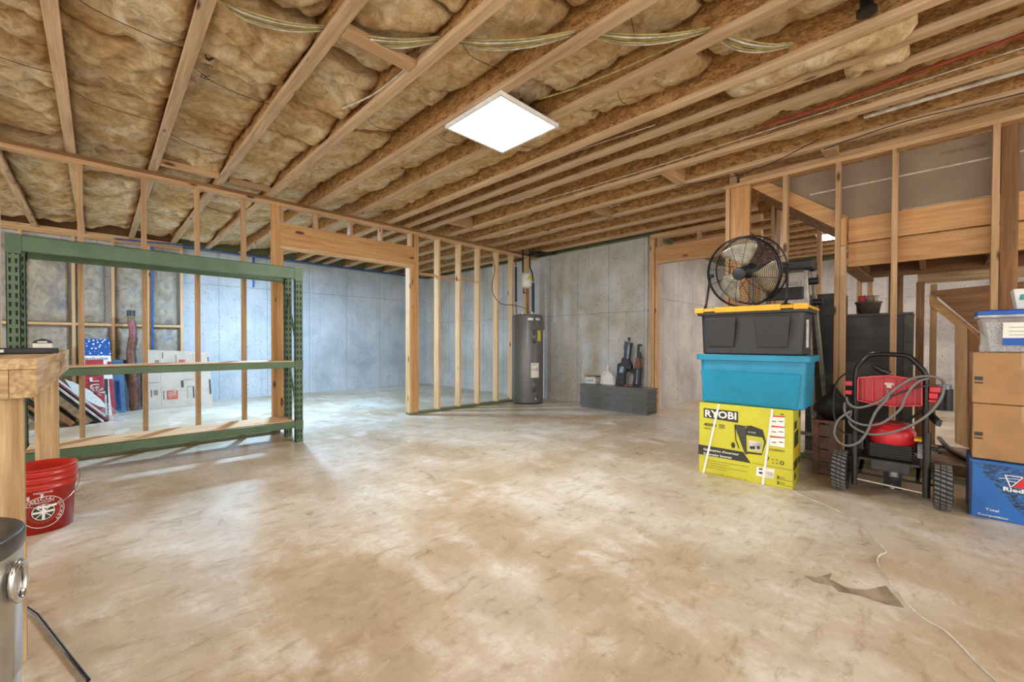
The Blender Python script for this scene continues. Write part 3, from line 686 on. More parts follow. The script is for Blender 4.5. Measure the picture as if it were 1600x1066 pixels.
pipe('water_pipe', [A(824, 452), A(824, 490)], .016, COPPER, 'copper stub carrying the white expansion tank above the heater')
t = thing('expansion_tank', 'small white expansion tank with yellow label above the water heater', 'tank', A(823, 452))
ec = A(823.5, 450.5); er = .1; M = Matrix.Translation(ec)
m = MB(); m.lathe([(0, 0), (.06, .004), (.093, .03), (.1, .05), (.1, .13), (.103, .135), (.1, .14), (.1, .23), (.09, .265), (.05, .285), (0, .29)], M=M); m.build('tank', WHITE, t)
fe = math.atan2(-ec.y, -ec.x)
m = MB(); V = []
for k in range(6):
    th = fe+.15+k*.16; V += [(ec.x+.102*math.cos(th), ec.y+.102*math.sin(th), ec.z+.15), (ec.x+.102*math.cos(th), ec.y+.102*math.sin(th), ec.z+.225)]
m.add(V, [(2*k, 2*k+2, 2*k+3, 2*k+1) for k in range(5)]); m.build('warning_label', bpy.data.materials['label_yellow'], t)
tag(MB().cyl(A(818, 451), A(818, 459), .012).tube([A(818, 457), A(822, 458)], .008).build('valve', BLACK), 'small black valve hanging below the white expansion tank', 'valve')
pts = [at(768, 392, Y=5.5), at(773, 420, Y=5.5), at(769, 445, Y=5.48), at(772, 462, Y=5.45), at(784, 475, Y=5.4), at(803, 477, X=5.5), at(818, 481, X=5.55), at(828, 489, X=5.6)]
def smooth(pts, n=6):
    pts = [Vector(p) for p in pts]; out = []
    P = [pts[0]]+pts+[pts[-1]]
    for i in range(1, len(P)-2):
        for k in range(n):
            u = k/n; a, b, c, d = P[i-1:i+3]
            out.append(.5*((2*b)+(c-a)*u+(2*a-5*b+4*c-d)*u*u+(3*b-a-3*c+d)*u**3))
    return out+[pts[-1]]
tag(MB().tube(smooth(pts), .008).build('power_cable', plain('flex_conduit', '8a6a5c', .5)), 'looping cable from the stud wall to the top of the water heater', 'cable')
tag(MB().box(6.24, 6.268, 5.40, 5.445, 0, 1.35).build('light_leak_strip', PAPER), 'narrow pale strip imitating leaked light on the wall right of the heater', 'strip')  # pale sliver stands in for light leaking past the heater
tag(MB().tube([(5.75, 5.35, 2.81), (6.2, 5.1, 2.80)], .02).tube([(5.9, 5.2, 2.79), (5.9, 5.5, 2.79)], .03).build('drain_pipe', BLACK), 'black pipes crossing under the joists over the water heater', 'pipe')

# ------------------------------------------------------------------ stack of panels and toys
SX0, SX1 = 5.885, 6.215
for k in range(14):
    z0 = .003+k*.0285; jx = random.uniform(-.008, .008); ya, yb = 3.03+random.uniform(-.012, .02), 4.285+random.uniform(-.02, .01)
    m = MB(); x0 = SX0+jx; m.box(x0, SX1-.01+jx*.5, ya, yb, z0+.018, z0+.026); m.box(x0+.012, SX1-.014, ya+.006, yb-.006, z0, z0+.008)
    for q in range(7): xx = x0+.014+q*.046; m.box(xx, xx+.01, ya, yb, z0+.008, z0+.018)
    tag(m.build('stacked_sheet', GREYP, bevel=.0), 'long grey hollow plastic panel, %s from the floor in the low stack' % ORD[k], 'panel', 'stacked grey panels by the wall')
zt = .003+14*.0285
t = thing('dustpan', 'white dustpan standing upright on the grey panel stack', 'dustpan', (6.12, 3.86, zt))
m = MB(); sh = [(-.135, 0), (.135, 0), (.135, .06), (.11, .14), (.06, .2), (.02, .225), (-.02, .225), (-.06, .2), (-.11, .14), (-.135, .06)]
m.prism(sh, (6.10, 3.86, zt+.001), -Y, Z, (.012, 0, 0)); m.build('pan', WHITE, t, bevel=.004)
m = MB(); m.prism([(-.138, 0), (-.125, 0), (-.10, .13), (-.05, .19), (0, .215), (.05, .19), (.10, .13), (.125, 0), (.138, 0), (.11, .145), (.06, .205), (0, .232), (-.06, .205), (-.11, .145)], (6.075, 3.86, zt+.001), -Y, Z, (.024, 0, 0)); m.build('rim', WHITE, t)
m = MB(); m.prism([(-.018, .21), (.018, .21), (.02, .34), (.012, .36), (-.012, .36), (-.02, .34)], (6.09, 3.86, zt), -Y, Z, (.02, 0, 0)); m.build('handle', CREAM, t, bevel=.004)
t = thing('small_carton', 'small tan box beside the dustpan at the stack end', 'box', (6.05, 4.13, zt))
MB().box(5.98, 6.12, 4.03, 4.24, zt+.001, zt+.115).build('carton_body', CREAM, t, bevel=.003); MB().box(5.974, 6.125, 4.02, 4.245, zt+.116, zt+.14).build('lid', TAN, t, bevel=.004)
text_mb('CANON', (5.979, 4.21, zt+.04), -Y, Z, height=.035, width=.13).build('lettering', INK, t)
# toy weapons, outlines in photo pixels at their own depth
def gun(name, label, xp, parts, base):
    t = thing(name, label, 'toy gun', base)
    for nm, poly, mat, off, th in parts:
        m = MB(); P = [at(px, py, X=xp) for px, py in poly]; n = len(P); o = X*off
        a = [p+o for p in P]; b = [p+X*th for p in a]
        m.add(a+b, [tuple(range(n)), tuple(range(n, 2*n))[::-1]]+[(i, n+i, n+(i+1) % n, (i+1) % n) for i in range(n)], False)
        m.build(nm, mat, t, bevel=.002)
G = lambda L: [(955+x/11.85, 520+y/11.85) for x, y in L]
gun('toy_rifle', 'black toy blaster with clear panels leaning on the wall by the dustpan', 6.05, [
    ('stock', G([(75, 955), (100, 800), (105, 740), (245, 740), (240, 960)]), plain('blue_black_plastic', '1c2530', .3), 0, .05),
    ('stock', G([(105, 740), (110, 580), (215, 545), (240, 600), (150, 635), (140, 740)]), BLACK, 0, .04),
    ('clear_panel', G([(140, 740), (150, 640), (225, 605), (225, 740)]), plain('pale_grey_blue', '8fa6b8', .3), .01, .02),
    ('grip', G([(215, 740), (245, 600), (290, 640), (270, 740)]), BLACK, 0, .05),
    ('receiver', G([(185, 545), (200, 470), (300, 430), (345, 560), (290, 650), (215, 620)]), BLACK, -.01, .06),
    ('barrel', G([(225, 470), (240, 320), (230, 300), (250, 160), (375, 190), (360, 260), (330, 500), (290, 500)]), plain('dark_steel_blue', '2b3645', .25, .3), 0, .05),
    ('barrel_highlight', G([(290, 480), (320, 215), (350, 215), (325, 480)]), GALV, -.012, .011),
    ('front_sight', G([(300, 130), (300, 85), (340, 85), (338, 160), (315, 160)]), BLACK, .01, .02),
    ('drum', G([(290, 640), (350, 560), (372, 610), (365, 680), (320, 690)]), BLACK, -.01, .07),
    ('magazine', G([(250, 640), (420, 720), (415, 800), (240, 690)]), BLACK, .06, .04)], (6.07, 3.42, zt))
gun('toy_rifle', 'black and brown toy rifle leaning on the wall, next to the timber opening', 6.1, [
    ('stock', G([(390, 990), (430, 660), (545, 650), (520, 985)]), BLACK, 0, .045),
    ('handguard', G([(430, 655), (455, 470), (520, 475), (535, 590), (525, 660)]), BROWNWD, -.005, .045),
    ('barrel', G([(470, 470), (480, 240), (515, 240), (510, 350), (545, 380), (560, 480)]), BLACK, 0, .03),
    ('front_sight', G([(480, 240), (500, 205), (570, 220), (565, 250), (515, 255)]), BLACK, .0, .02),
    ('stock_side', G([(455, 960), (480, 680), (500, 680), (480, 960)]), GALV, -.004, .004)], (6.12, 3.26, zt))
P = [at(*G([p])[0], X=5.99) for p in ((250, 950), (330, 880), (400, 900), (385, 975), (290, 990))]
tag(MB().box(5.96, 6.03, 3.33, 3.47, zt+.001, zt+.035).build('wood_offcut', BROWNWD, bevel=.005), 'small reddish wood offcut between the two toy guns', 'wood block')

# ------------------------------------------------------------------ generator box and totes
rz = R(5); g0 = Vector((3.632, 1.398, 0)); fdir = Vector((math.sin(rz), -math.cos(rz), 0)); ddir = Vector((math.cos(rz), math.sin(rz), 0))
GW, GD, GH = .668, .48, .597
t = thing('generator_box', 'bright yellow generator carton under the teal tote', 'box', g0+fdir*GW/2+ddir*GD/2, rz)
def gp(a, b, off=0.0): return g0+fdir*a+Z*b-ddir*off             # on the front face: a to the right, b up
m = MB(); m.hexa([gp(0, 0), gp(GW, 0), gp(GW, 0, -GD), gp(0, 0, -GD)][::-1], [gp(0, GH), gp(GW, GH), gp(GW, GH, -GD), gp(0, GH, -GD)][::-1]); m.build('carton', LIME, t, bevel=.004)
def gq(pts, mat, name, off=.001, th=.0006, side=False):
    f = (lambda a, b, o: gp(a, b, o)) if not side else (lambda a, b, o: gp(GW, b)+ddir*a+fdir*o)
    m = MB(); m.hexa([f(*p, off) for p in pts], [f(*p, off+th) for p in pts]) if len(pts) == 4 else m.add([f(*p, off+th) for p in pts], [tuple(range(len(pts)))]); return m.build(name, mat, t)
def gt(s, a, b, h, mat, w=None, off=.0022, side=False, align='LEFT', name='lettering', bold=0):
    O = gp(a, b, off) if not side else gp(GW, b)+ddir*a+fdir*off
    text_mb(s, O, fdir if not side else ddir, Z, height=h, width=w, depth=0, align=align, bold=bold).build(name, mat, t)
def rect(a0, a1, b0, b1): return [(a0, b0), (a1, b0), (a1, b1), (a0, b1)]
# pixel helper: photo point -> (a, b) on the front face
def ab(px, py):
    d = _f + _r2*((px-800)/FPX) - _u2*((py-CY)/FPX); o = Vector((0, 0, CAMH)); k = (g0-o).dot(ddir)/d.dot(ddir); p = o+d*k-g0; return (p.dot(fdir), p.z)
Zb = lambda x, y: ab(1080+x/6.66, 620+y/6.66)
gq([Zb(130, 215), Zb(488, 272), Zb(488, 155), Zb(130, 118)], INK, 'logo_panel')
(a, b), (a1, b1) = Zb(145, 205), Zb(470, 245); gt('RYOBI', a, b-.003, .062, WHITE, w=a1-a, bold=.03)
a, b = Zb(130, 302); gt('4000', a, b, .028, INK, w=.10, bold=.03); a, b = Zb(135, 335); gt('3400', a, b, .016, INK, w=.05)
a, b = Zb(288, 325)
for k in range(4): gq(rect(a, a+.045, b+k*.009, b+.004+k*.009), INK, 'small_print')
gq([Zb(75, 595), Zb(620, 692), Zb(540, 575), Zb(75, 495)], INK, 'banner_print')
a, b = Zb(128, 548); gt('Génératrice d\'inverseur', a, b-.006, .020, WHITE, w=.27, bold=.02); a, b = Zb(128, 590); gt('Generador Inverter', a, b-.008, .020, WHITE, w=.22, bold=.02)
for k, (s, w) in enumerate((('Paquete de inicio, alimentation portable pour les appareils', .33), ('pour votre maison, camping et chantier', .2), ('Démarrage facile et fiable avec accessoires de transport', .32), ('incluye accesorios de arranque', .17), ('para 120 volts pour 51 dBA - del ruido con sonido 51 dBA', .32))):
    a, b = Zb(140, 655+k*24+(30 if k > 3 else 0)); gt(s, a, b-.004-k*.0008, .010, INK, w=w)
# picture of the generator on the box
gq([Zb(450, 300), Zb(560, 600), Zb(590, 600), Zb(560, 310)], plain('print_shadow', '44443a', .6), 'generator_picture', .0008)
pic = [(565, 595), (575, 590), (735, 610), (780, 470), (745, 345), (620, 300), (560, 330)]
m = MB(); m.add([gp(*Zb(*p), .0012) for p in pic], [tuple(range(len(pic)))]); m.build('generator_picture', INK, t)
m = MB(); pp = [(580, 570), (735, 590), (760, 470), (740, 425), (575, 400)]; m.add([gp(*Zb(*p), .0018) for p in pp], [tuple(range(5))]); m.build('generator_picture', LIME, t)
gq([Zb(600, 555), Zb(730, 570), Zb(730, 470), Zb(600, 450)], CREAM, 'generator_picture', .0022)
for px in (625, 650, 700): a, b = Zb(px, 530); m = MB(); m.add([gp(a+.011*math.cos(k*.5), b+.014*math.sin(k*.5), .0035) for k in range(12)], [tuple(range(12))]); m.build('generator_picture', INK, t)
a, b = Zb(595, 375); gt('RYOBI', a, b, .011, WHITE, w=.05, off=.003)
m = MB(); m.tube([gp(*Zb(*p), .002) for p in ((455, 295), (465, 450), (500, 540))], .004, 6); m.tube([gp(*Zb(*p), .002) for p in ((455, 292), (560, 310), (630, 305))], .004, 6); m.build('generator_picture', INK, t)
a, b = Zb(437, 505); m = MB(); m.add([gp(a+.015*math.cos(k*.5), b+.024*math.sin(k*.5), .0022) for k in range(12)], [tuple(range(12))]); m.build('generator_picture', INK, t)
# right column
for k in range(3):
    y0 = 197+k*108; gq([Zb(815, y0+95), Zb(972, y0+118), Zb(975, y0+18), Zb(818, y0+8)], PAPER, 'feature_print', .001); gq([Zb(815, y0+10), Zb(975, y0+20), Zb(975, y0+8), Zb(815, y0-4)], REDINK, 'feature_print', .0022)
    for px in (840, 910): a, b = Zb(px, y0+62); gq(rect(a, a+.03, b, b+.006), INK, 'feature_print', .0022)
a, b = Zb(815, 555); gt('CO2DETECT', a, b-.003, .016, INK, w=.10, bold=.02)
a, b = Zb(945, 190); m = MB(); m.add([gp(a+.013*math.cos(k*.5), b+.009*math.sin(k*.5), .001) for k in range(7)], [tuple(range(7))]); m.build('feature_print', INK, t)
for px, py in ((838, 655), (878, 660), (838, 690), (878, 695)): a, b = Zb(px, py); gt('W', a, b-.006, .015, INK, w=.016)
for px, py in ((790, 640), (945, 690)): a, b = Zb(px, py); m = MB(); m.tube([gp(a+.011*math.cos(k*.55), b+.014*math.sin(k*.55), .001) for k in range(11)], .003, 5, closed=True); m.build('feature_print', INK, t)
gq([Zb(675, 822), Zb(855, 855), Zb(868, 755), Zb(682, 728)], PAPER, 'shipping_label', .001); gq([Zb(705, 800), Zb(740, 806), Zb(742, 786), Zb(707, 780)], INK, 'barcode', .0022); gq([Zb(705, 758), Zb(742, 764), Zb(742, 748), Zb(707, 742)], INK, 'barcode', .0022)
gq([Zb(780, 835), Zb(850, 848), Zb(850, 790), Zb(780, 778)], CREAM, 'barcode', .0022)
for k, s in enumerate(('3', '3')): a, b = Zb(888, 848+k*55); gt(s, a, b-.004, .026, INK, w=.018, bold=.03)
for k, s in enumerate(('ANS', 'YEARS')): a, b = Zb(922, 845+k*55); gt(s, a, b-.001, .011, INK, w=.032)
for k in range(3): gq([Zb(640, 692+k*0+k*0), Zb(1060, 770), Zb(1060, 767), Zb(640, 689)] if k == 0 else [Zb(905, 800+k*56), Zb(1060, 832+k*56), Zb(1060, 829+k*56), Zb(905, 797+k*56)], INK, 'rule_line', .0012)
# side face
for a0, a1, b0, b1, mt in ((.05, .2, .44, .50, INK), (.06, .3, .30, .42, INK), (.12, .33, .23, .29, YEL), (.05, .25, .13, .2, INK), (.30, .42, .13, .18, INK), (.08, .16, .05, .10, INK), (.33, .42, .5, .56, INK)): gq(rect(a0, a1, b0, b1), mt, 'side_print', .001, side=True)
for a0, a1, l in ((.148, .03, .0), (.505, .455, .0)):
    tp = Zb(290, 85) if a0 < .3 else Zb(845, 140); bt = Zb(128, 788) if a0 < .3 else Zb(745, 912)
    m = MB(); w = .008; m.hexa([gp(bt[0]-w, .002, .004), gp(bt[0]+w, .002, .004), gp(tp[0]+w, GH-.002, .004), gp(tp[0]-w, GH-.002, .004)], [gp(bt[0]-w, .002, .005), gp(bt[0]+w, .002, .005), gp(tp[0]+w, GH-.002, .005), gp(tp[0]-w, GH-.002, .005)]); m.build('strap', PAPER, t)

def tote(name, label, cx, cy, z0, h, wt, wb, dt, db, mat, rz, rim=.03, panels=None, lidm=None):
    t = thing(name, label, 'tote', (cx, cy, z0), rz)
    def rr(w, d, r=.05, n=5):
        out = []
        for sx, sy, a0 in ((1, 1, 0), (-1, 1, 90), (-1, -1, 180), (1, -1, 270)):
            for k in range(n+1): a = R(a0+90*k/n); out.append((sx*(d/2-r)+r*math.cos(a), sy*(w/2-r)+r*math.sin(a)))
        return out
    secs = [(0, wb-.02, db-.02), (.01, wb, db)]
    for k in range(1, 5): u = k/4; secs.append((.01+(h-rim-.01)*u, wb+(wt-.06-wb)*u, db+(dt-.06-db)*u))
    secs += [(h-rim+.002, wt-.01, dt-.01), (h-rim+.004, wt-.006, dt-.006), (h-.006, wt-.004, dt-.004), (h-.001, wt-.01, dt-.01)]
    V = []; F = []; n = 24
    for z, w, d in secs: V += [(x, y, z) for x, y in rr(w, d)]
    for i in range(len(secs)-1):
        for k in range(n): F.append((i*n+k, i*n+(k+1) % n, (i+1)*n+(k+1) % n, (i+1)*n+k))
    F.append(tuple(range(n))[::-1])
    if lidm is None or True: F.append(tuple((len(secs)-1)*n+k for k in range(n)))
    m = MB(local=True); m.add(V, F, False); m.build('tub', mat, t, bevel=.0)
    return t
# teal tote
t = tote('storage_tote', 'teal plastic storage tote stacked on the yellow generator box', 3.915, 1.045, .6, .408, .82, .735, .51, .45, TEAL, R(2), .05)
m = MB(local=True); m.hexa([(-.228, .325, .02), (-.228, -.325, .02), (-.262, -.36, .27), (-.262, .36, .27)], [(-.232, .325, .02), (-.234, -.325, .02), (-.275, -.355, .262), (-.275, .355, .262)]); m.build('front_panel', TEAL, t, bevel=.004)
t = tote('storage_tote', 'charcoal storage tote with yellow lid carrying the fan', 3.915, 1.055, 1.0085, .355, .80, .71, .50, .44, BLKTOTE, R(2), .03)
for y in (.20, -.17):
    m = MB(local=True); a, b = .12, .10
    m.hexa([(-.218, y+b, .06), (-.218, y-b, .06), (-.245, y-a, .30), (-.245, y+a, .30)], [(-.232, y+b, .06), (-.232, y-b, .06), (-.262, y-a, .30), (-.262, y+a, .30)]); m.build('front_rib', BLKTOTE, t, bevel=.006)
m = MB(local=True); V = []
m.box(-.255, .255, -.405, .405, .356, .376); m.box(-.235, .235, -.37, .37, .376, .386)
m.build('lid', YEL, t, bevel=.012)
m = MB(local=True)
for y0, y1 in ((-.40, -.31), (-.23, .24), (.33, .40)): m.box(-.262, -.24, y0, y1, .345, .39)
m.build('lid_edge', YEL, t, bevel=.005)
MB(local=True).box(-.15, -.12, -.388, -.376, .06, .27).build('latch_strip', CREAM, t)

# ------------------------------------------------------------------ fan
lidz = 1.0085+.387
fc = Vector((3.86, 1.115, lidz+.305))
t = thing('floor_fan', 'black drum floor fan with metal blades on the yellow lid', 'fan', (fc.x, fc.y, lidz), 0)
tilt = R(14); yawf = R(-8)
MF = Matrix.Translation(fc) @ Matrix.Rotation(yawf, 4, 'Z') @ Matrix.Rotation(-tilt, 4, 'Y') @ Matrix.Rotation(R(-90), 4, 'Y')  # local z -> towards -X, up a bit
def ringp(r, z, n=48): return [MF @ Vector((r*math.cos(2*math.pi*k/n), r*math.sin(2*math.pi*k/n), z)) for k in range(n)]
RF = .285
m = MB(); m.tube(ringp(RF, .075), .007, 6, closed=True); m.tube(ringp(RF, -.075), .007, 6, closed=True); m.tube(ringp(RF+.004, .05), .006, 6, closed=True); m.build('drum_ring', BLKM, t)
def zc(r): return .075+.045*(1-(r/RF)**2)
m = MB()
for k in range(17):
    r = .075+(RF-.08)*k/16.5; m.tube(ringp(r, zc(r), 40), .0019, 4, closed=True)
fg_ = m.build('front_grille', BLKM, t)
m = MB()
for k in range(12):
    a = 2*math.pi*k/12+.15; m.tube([MF @ Vector((r*math.cos(a+.12*r/RF), r*math.sin(a+.12*r/RF), zc(r)+.001)) for r in (.05, .12, .2, .26, RF)], .0022, 5)
m.build('grille_spokes', BLKM, fg_)
m = MB()
for k in range(11): r = .075+(RF-.08)*k/10.5; m.tube(ringp(r, -zc(r), 36), .0016, 4, closed=True)
for k in range(10):
    a = 2*math.pi*k/10; m.tube([MF @ Vector((r*math.cos(a), r*math.sin(a), -zc(r))) for r in (.05, .15, .23, RF)], .003, 5)
m.build('rear_grille', BLKM, t)
m = MB(); m.lathe([(0, .135), (.045, .135), (.053, .128), (.053, .112)], M=MF, n=28); m.build('badge', BLKTOTE, fg_)
m = MB(); m.lathe([(0, .05), (.05, .048), (.05, -.03), (.062, -.04), (.062, -.105), (.045, -.115), (0, -.115)], M=MF, n=28); m.build('motor', BLACK, t)
for k in range(3):
    a0 = R(90)+2*math.pi*k/3+R(28); V = []; F = []; na, nr = 8, 7
    for i in range(nr+1):
        r = .05+.205*i/nr; half = R(16)+R(20)*math.sin(min(1, i/nr*1.25)*math.pi/2)*(1 if i < nr else .8)
        for j in range(na+1):
            u = j/na*2-1; a = a0+half*u+.25*i/nr; V.append(MF @ Vector((r*math.cos(a), r*math.sin(a), .0+.035*u*(.5+.5*i/nr))))
    for i in range(nr):
        for j in range(na): q = i*(na+1)+j; F.append((q, q+1, q+na+2, q+na+1))
    m = MB(); m.add(V, F, True); o = m.build('blade', FANBL, t); s = o.modifiers.new('solid', 'SOLIDIFY'); s.thickness = .002
ax = Matrix.Rotation(yawf, 3, 'Z') @ Vector((0, 1, 0)); fw = Matrix.Rotation(yawf, 3, 'Z') @ Vector((1, 0, 0))
pl, pr = fc+ax*(RF+.022), fc-ax*(RF+.022)
base = lambda s, f: Vector((fc.x, fc.y, lidz+.012))+ax*s*(RF+.035)+fw*f
m = MB()
for s, p in ((1, pl), (-1, pr)): m.tube(smooth([p+Z*.02, p-Z*.02, base(s, -.03)+Z*.06, base(s, -.06), base(s, -.07)]), .010, 10)
m.tube([base(1, -.06), base(1, .14), base(.8, .17), base(-.8, .17), base(-1, .14), base(-1, -.06)], .010, 10)
m.build('stand', BLKM, t)
for s, p in ((1, pl), (-1, pr)): MB().cyl(p-ax*s*.03, p+ax*s*.018, .016).build('pivot_knob', BLACK, t)
(MB().tube(smooth([(4.02, .93, lidz+.012), (4.06, .90, lidz+.03), (4.02, .86, lidz+.012), (3.98, .92, lidz+.02), (4.05, .95, lidz+.02), (4.08, .88, lidz+.035), (4.0, .82, lidz+.01)]), .006).build('power_cord', BLACK, t))

# ------------------------------------------------------------------ stepladder
t = thing('stepladder', 'aluminium multi position stepladder with black top behind the fan', 'ladder', (4.45, .9, 0))
LX = 4.40
def lb(a, b, w, d, mat, nm): MB().bar(a, b, w, d, up=X).build(nm, mat, t, bevel=.003)
topL, topR, zt2 = 1.10, .79, 1.74
lb((LX, topR, zt2), (LX+.16, topR-.06, .02), .028, .07, ALU, 'front_rail'); lb((LX, topL, zt2), (LX+.16, topL+.07, .02), .028, .07, ALU, 'front_rail')
lb((LX+.07, topR-.03, zt2), (LX+.62, topR-.10, .02), .028, .055, ALU, 'rear_rail'); lb((LX+.07, topL, zt2), (LX+.62, topL+.1, .02), .028, .055, ALU, 'rear_rail')
for k in range(5):
    u = (k+1)/6; z = zt2*(1-u); MB().box(LX+.16*u-.035, LX+.16*u+.035, topR-.06*u+.012, topL+.07*u-.012, z-.012, z+.012).build('rung', ALU, t)
MB().box(LX-.06, LX+.13, topR-.06, topL+.05, zt2+.005, zt2+.085).build('top_cap', BLACK, t, bevel=.012)
MB().box(LX-.035, LX-.01, topR+.03, topL-.02, zt2-.13, zt2-.09).build('hinge_bar', STEEL, t); MB().box(LX-.03, LX+.02, topR+.02, topL-.02, zt2-.25, zt2-.14).build('hinge_cover', BLACK, t, bevel=.005)
for z, x, y in ((zt2-.1, LX+.01, topR-.055), (zt2-.28, LX+.06, topR-.08)):
    MB().cyl((x, y+.04, z), (x, y-.03, z), .03).build('lock_knob', BLACK, t)
for sx, y in ((.16, topR-.06), (.16, topL+.07), (.62, topR-.10), (.62, topL+.1)): MB().box(LX+sx-.04-.0, LX+sx+.04, y-.022, y+.022, 0, .05).build('foot', RUBBER, t)

# ------------------------------------------------------------------ plank counter behind studs
t = thing('plank_bar', 'dark weathered plank clad bar behind the stair studs', 'bar', (5.3, .5, 0))
MB().box(5.2, 5.225, .135, .64, 0, 1.36).build('plank_face', PLANK, t); MB().box(5.2, 5.24, .64, .93, 0, 1.60).build('plank_face', PLANK, t)
MB().box(5.185, 5.6, .13, .64, 1.361, 1.385).build('counter_top', plain('dark_grey_wood', '4c4842', .5), t, bevel=.003)
MB().box(5.226, 5.6, .135, .16, 0, 1.36).build('side_board', PLANK, t); MB().box(5.18, 5.198, .13, .19, 0, 1.36).build('corner_board', plain('grey_wood', '5a554c', .6), t)
MB().box(5.241, 5.6, .64, .66, 0, 1.6).build('side_board', PLANK, t)
t = thing('basket', 'dark plastic basket on the plank bar top', 'basket', (5.32, .45, 1.385))
m = MB(local=True); m.lathe([(0, .002), (.08, .002), (.095, .10), (.105, .105), (.105, .12), (.09, .12), (.076, .012), (0, .012)], n=28); m.build('bowl', plain('brown_grey_plastic', '5a4f45', .5), t)
for k, (px, py, r, mat, lb_) in enumerate(((1347, 461, .045, REDPAINT, 'red lidded jar sitting in the dark basket'), (1360, 459, .045, TAN, 'brown bottle lying in the dark basket beside the red jar'), (1371, 464, .03, CREAM, 'pale little bag in the dark basket, at its right'))):
    p = at(px, py, X=5.3); tag(MB().lathe([(0, 0), (r*.7, .003), (r*.7, .05), (r*.65, .055), (r*.65, .08), (0, .082)], c=(p.x, p.y, 1.485), n=20).build('jar', mat), lb_, 'jar')

# red brown crate and bag beside the boxes
t = thing('wooden_crate', 'reddish brown wooden crate under the black bag beside the yellow box', 'crate', (4.42, .72, 0))
for k in range(4): MB().box(4.30, 4.316, .601, .669, .01+k*.105, .105+k*.105).build('slat', BROWNL, t)
MB().box(4.29, 4.32, .555, .60, 0, .44).build('corner_post', BROWNL, t); MB().box(4.29, 4.32, .67, .715, 0, .44).build('corner_post', BROWNL, t)
MB().box(4.321, 4.50, .56, .58, 0, .43).build('side_board', BROWNL, t); MB().box(4.321, 4.50, .69, .71, 0, .43).build('side_board', BROWNL, t); MB().box(4.28, 4.51, .55, .715, .441, .46).build('lid', BROWNL, t)
m = MB(); V = []; F = []; n = 18
for i in range(9):
    u = i/8
    for k in range(n):
        a = 2*math.pi*k/n; r = math.sin(math.pi*min(.98, .08+u*.9))**.6; d = 1+.2*noise.noise(Vector((math.cos(a)*2, math.sin(a)*2, u*4)))
        V.append((4.40+.13*r*math.cos(a)*d, .59+.14*r*math.sin(a)*d, .463+.30*u*(1-.35*abs(math.sin(a)))))
for i in range(8):
    for k in range(n): F.append((i*n+k, i*n+(k+1) % n, (i+1)*n+(k+1) % n, (i+1)*n+k))
F += [tuple(range(n))[::-1], tuple(8*n+k for k in range(n))]
m.add(V, F, True); tag(m.build('duffel_bag', plain('black_fabric', '131313', .6)), 'slumped black bag lying on the brown crate behind the totes', 'bag')

# ------------------------------------------------------------------ pressure washer
WX = 3.97; W = lambda px, py, dx=0.0: at(px, py, X=WX)+X*dx
def z1(x, y): return (1290+x/7.11, 530+y/7.11)
def z2(x, y): return (1380+x/7.11, 530+y/7.11)
def z3(x, y): return (1290+x/7.105, 660+y/7.105)
t = thing('pressure_washer', 'red and black pressure washer with grey hose coiled on its handle', 'pressure washer', (WX+.1, .22, 0))
lf, rf_ = W(*z3(330, 610)).y, W(*z3(1095, 770)).y
pts = [W(*z3(325, 600)), W(*z1(330, 900)), W(*z1(328, 400)), W(*z1(350, 310)), W(*z1(470, 185)), W(*z1(540, 170)), W(*z2(0, 165)), W(*z2(240, 180)), W(*z2(300, 200)), W(*z2(450, 350)), W(*z2(462, 420)), W(*z2(462, 900))]
pts = [Vector((WX, p.y, p.z)) for p in pts]; yl = (pts[0].y+pts[2].y)/2; yr = pts[-1].y
m = MB(); m.tube([(WX, yl, .12)]+[(WX, yl, pts[2].z)]+pts[3:10]+[(WX, yr-.004, pts[10].z), (WX, yr-.004, .42)], .0165, 12); m.build('handle_frame', BLKM, t)
m = MB(); m.tube([(WX-.004, yr-.012, .06), (WX-.004, yr-.012, .50)], .02, 12); m.build('lower_tube', plain('worn_black_steel', '33332f', .4, .4), t)
m = MB(); m.tube([(WX-.004, yl, .06), (WX-.004, yl, .45)], .0185, 12); m.build('lower_tube', bpy.data.materials['worn_black_steel'], t)
m = MB(); m.tube([(WX, yl+.01, .105), (WX, yr-.01, .085)], .008, 8); m.build('axle_bar', STEEL, t)
m = MB(); m.tube([(WX+.02, yl+.12, .145), (WX+.02, yr-.13, .145)], .008, 8); m.build('axle', BLKM, t)
for y, s in ((yl+.082, 1), (yr-.09, -1)):
    m = MB(); M = Matrix.Translation((WX+.02, y, .147)) @ Matrix.Rotation(R(90), 4, 'X'); hw = .046
    m.lathe([(.07, -hw*.8), (.12, -hw), (.138, -hw*.9), (.143, -hw*.5), (.144, 0), (.143, hw*.5), (.138, hw*.9), (.12, hw), (.07, hw*.8)], M=M, n=40); ty_ = m.build('tyre', RUBBER, t)
    m = MB()
    for k in range(30):
        a = 2*math.pi*k/30
        for q, (w0, w1) in enumerate(((-.040, -.015), (-.010, .012), (.016, .041))):
            a2 = a+q*.06; P = []
            for aa in (a2, a2+.10):
                for ww in (w0, w1): P.append((aa+(.05 if ww == w1 else 0), ww))
            lo = [M @ Vector((.141*math.cos(A_), .141*math.sin(A_), w)) for A_, w in (P[0], P[1], P[3], P[2])]; hi = [M @ Vector((.148*math.cos(A_), .148*math.sin(A_), w)) for A_, w in (P[0], P[1], P[3], P[2])]
            m.hexa(lo, hi)
    m.build('tread', plain('worn_tread', '6b6a66', .8), ty_)
    m = MB(); m.lathe([(0, -.035), (.07, -.035), (.07, .035), (0, .035)], M=M, n=24); m.build('wheel_hub', BLACK, ty_)
